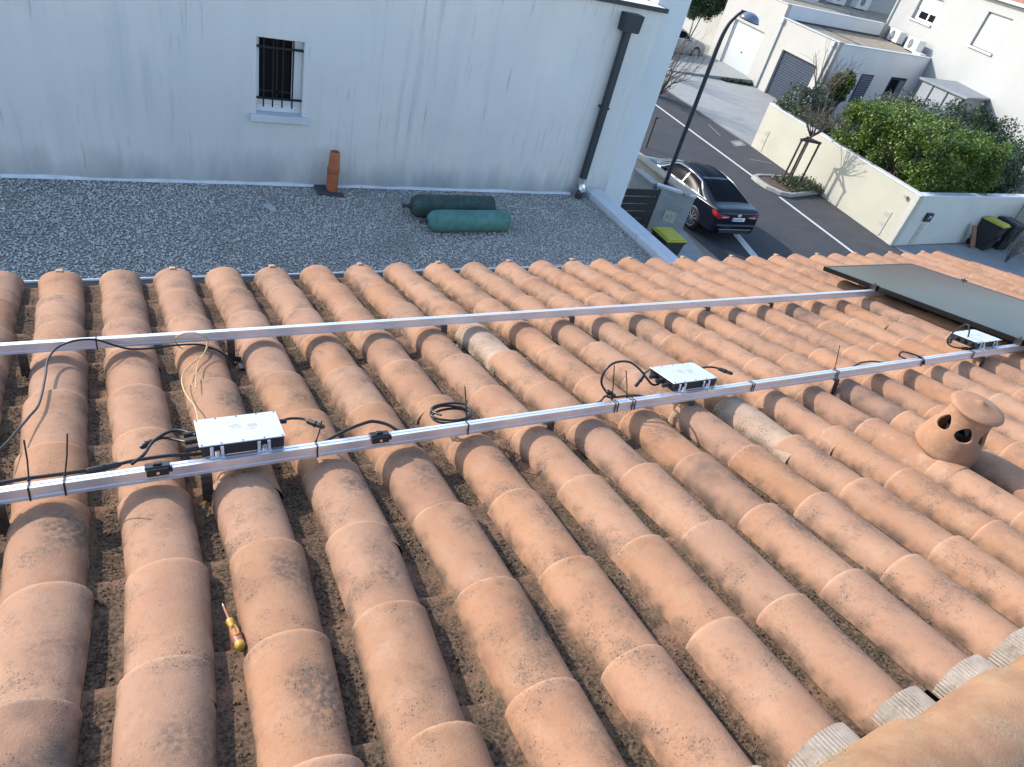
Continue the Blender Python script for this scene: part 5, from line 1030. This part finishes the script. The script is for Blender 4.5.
HB(W1[0] + .02, W1[1] - .02, .15, .198, W1[2] + .55, W1[3] - .01, MT['door_white'], 'shutter', v1)
v2 = HB(W2[0], W2[1], .14, .17, W2[2], W2[3], MT['door_white'], 'window')
for k in range(12): HB(W2[0] + .03, W2[1] - .03, .118, .139, W2[2] + .02 + .118*k, W2[2] + .02 + .118*k + .108, MT['door_white'], 'shutter_slat', v2)
HB(-1.60, -1.46, -.14, -.005, -3.68, EV, MT['door_white'], 'downpipe', bevel=.02)
HB(-1.8, 22, -.32, -.18, EV - .02, EV + .11, MT['shade_white'], 'gutter', bevel=.02); HB(-1.7, 22, -.18, .3, EV + .001, EV + .06, MT['door_white'], 'soffit')
mb = MB(); mb.add([HF @ Vector(p) for p in ((-2., -.3*hs, EV + .10), (22.2, -.3*hs, EV + .10), (22.2, 4.7*hs, EV + 1.7), (-2., 4.7*hs, EV + 1.7), (-2., 9.6*hs, EV + .1), (22.2, 9.6*hs, EV + .1))], [(0, 1, 2, 3), (3, 2, 5, 4), (0, 3, 4), (1, 5, 2), (0, 4, 5, 1)]); rf = mb.build('roof', MT['tile_far'], wh)
def ac_unit(label, X, group, w_=.86, h_=.62, d_=.32):
    t = thing('ac_unit', label, 'air conditioner', X.translation, group); mb = MB(); mb.box((-w_/2, 0, .06), (w_/2, d_, .06 + h_), X); mb.build('casing', MT['acw'], t, bevel=.015)
    K = X @ Matrix.Translation((-.1 * w_, -.002, .06 + h_/2)) @ Matrix.Rotation(R(90), 4, 'X')
    mb = MB(); mb.lathe([(.001, 0), (.25, 0), (.25, .012)], K, 24); mb.build('fan_opening', MT['ac_dark'], t)
    mb = MB()
    for r in (.08, .15, .22): mb.tube([K @ Vector((r*math.cos(2*PI*k/20), r*math.sin(2*PI*k/20), .016)) for k in range(21)], .006, 4)
    for k in range(6): mb.tube([K @ Vector((0, 0, .016)), K @ Vector((.25*math.cos(PI*k/3), .25*math.sin(PI*k/3), .016))], .006, 4)
    mb.build('grille', MT['acw'], t)
    for s in (-.3, .3): mb = MB(); mb.box((s - .04, -.03, 0), (s + .04, d_ + .03, .06), X); mb.build('foot', MT['membrane'], t)
    return t
hdir = (HF.to_3x3() @ Vector((0, 1, 0))) * hs      # into the house
def AC(x, y): m = frame_m(Vector((x, y, -3.699)), HF.to_3x3() @ Vector((1, 0, 0))); return m if (m.to_3x3() @ Vector((0, 1, 0))).dot(hdir) > 0 else m @ Matrix.Rotation(PI, 4, 'Z')
ac_unit('left air conditioner of the pair on the low roof under the small window', AC(41.2, 30.35), 'air conditioners on the low garage roof', 1.25, .62, .42)
ac_unit('right air conditioner of the pair on the low roof under the small window', AC(40.0, 28.1), 'air conditioners on the low garage roof', 1.3, .64, .42)
mb = MB(); p = Vector((39.75, 27.15, 0)); mb.box((p.x - .3, p.y - .25, -3.699), (p.x + .3, p.y + .3, -3.55));  tag(mb.build('roof_clutter', MT['acw'], bevel=.02), 'low pale box on the roof just right of the two air conditioners', 'box')

# building behind the white garage
bb = thing('rear_building', 'pale building behind the garages with air conditioners on its gravel terrace', 'building', (46, 40, -GZ))
mb = MB(); mb.box((36, 38.95, -GZ), (52.5, 44, 1.4)); mb.build('wall', MT['garage'], bb)
mb = MB(); mb.box((41.6, 32.0, -GZ), (51.5, 38.94, -3.12)); mb.build('terrace_block', MT['garage'], bb)
mb = MB(); mb.box((41.65, 32.05, -3.118), (51.4, 38.93, -3.08)); mb.build('terrace', MT['rgravel'], bb)
for i, (x, y, lab) in enumerate(((40.6, 36.9, 'leftmost air conditioner on the upper gravel terrace at the top edge'), (43.6, 37.3, 'middle air conditioner on the upper gravel terrace at the top edge'), (46.4, 37.6, 'rightmost air conditioner on the upper gravel terrace at the top edge'))):
    ac_unit(lab, frame_m(Vector((x, y, -3.2 if x < 41.6 else -3.08)), Vector((1, .1, 0))), 'air conditioners on the upper terrace', 1.5, .9, .5)

# lift everything so that the street lies at z = 0
for o in list(sc.objects):
    if o.parent is None and o.type in ('MESH', 'EMPTY'): o.location.z += GZ
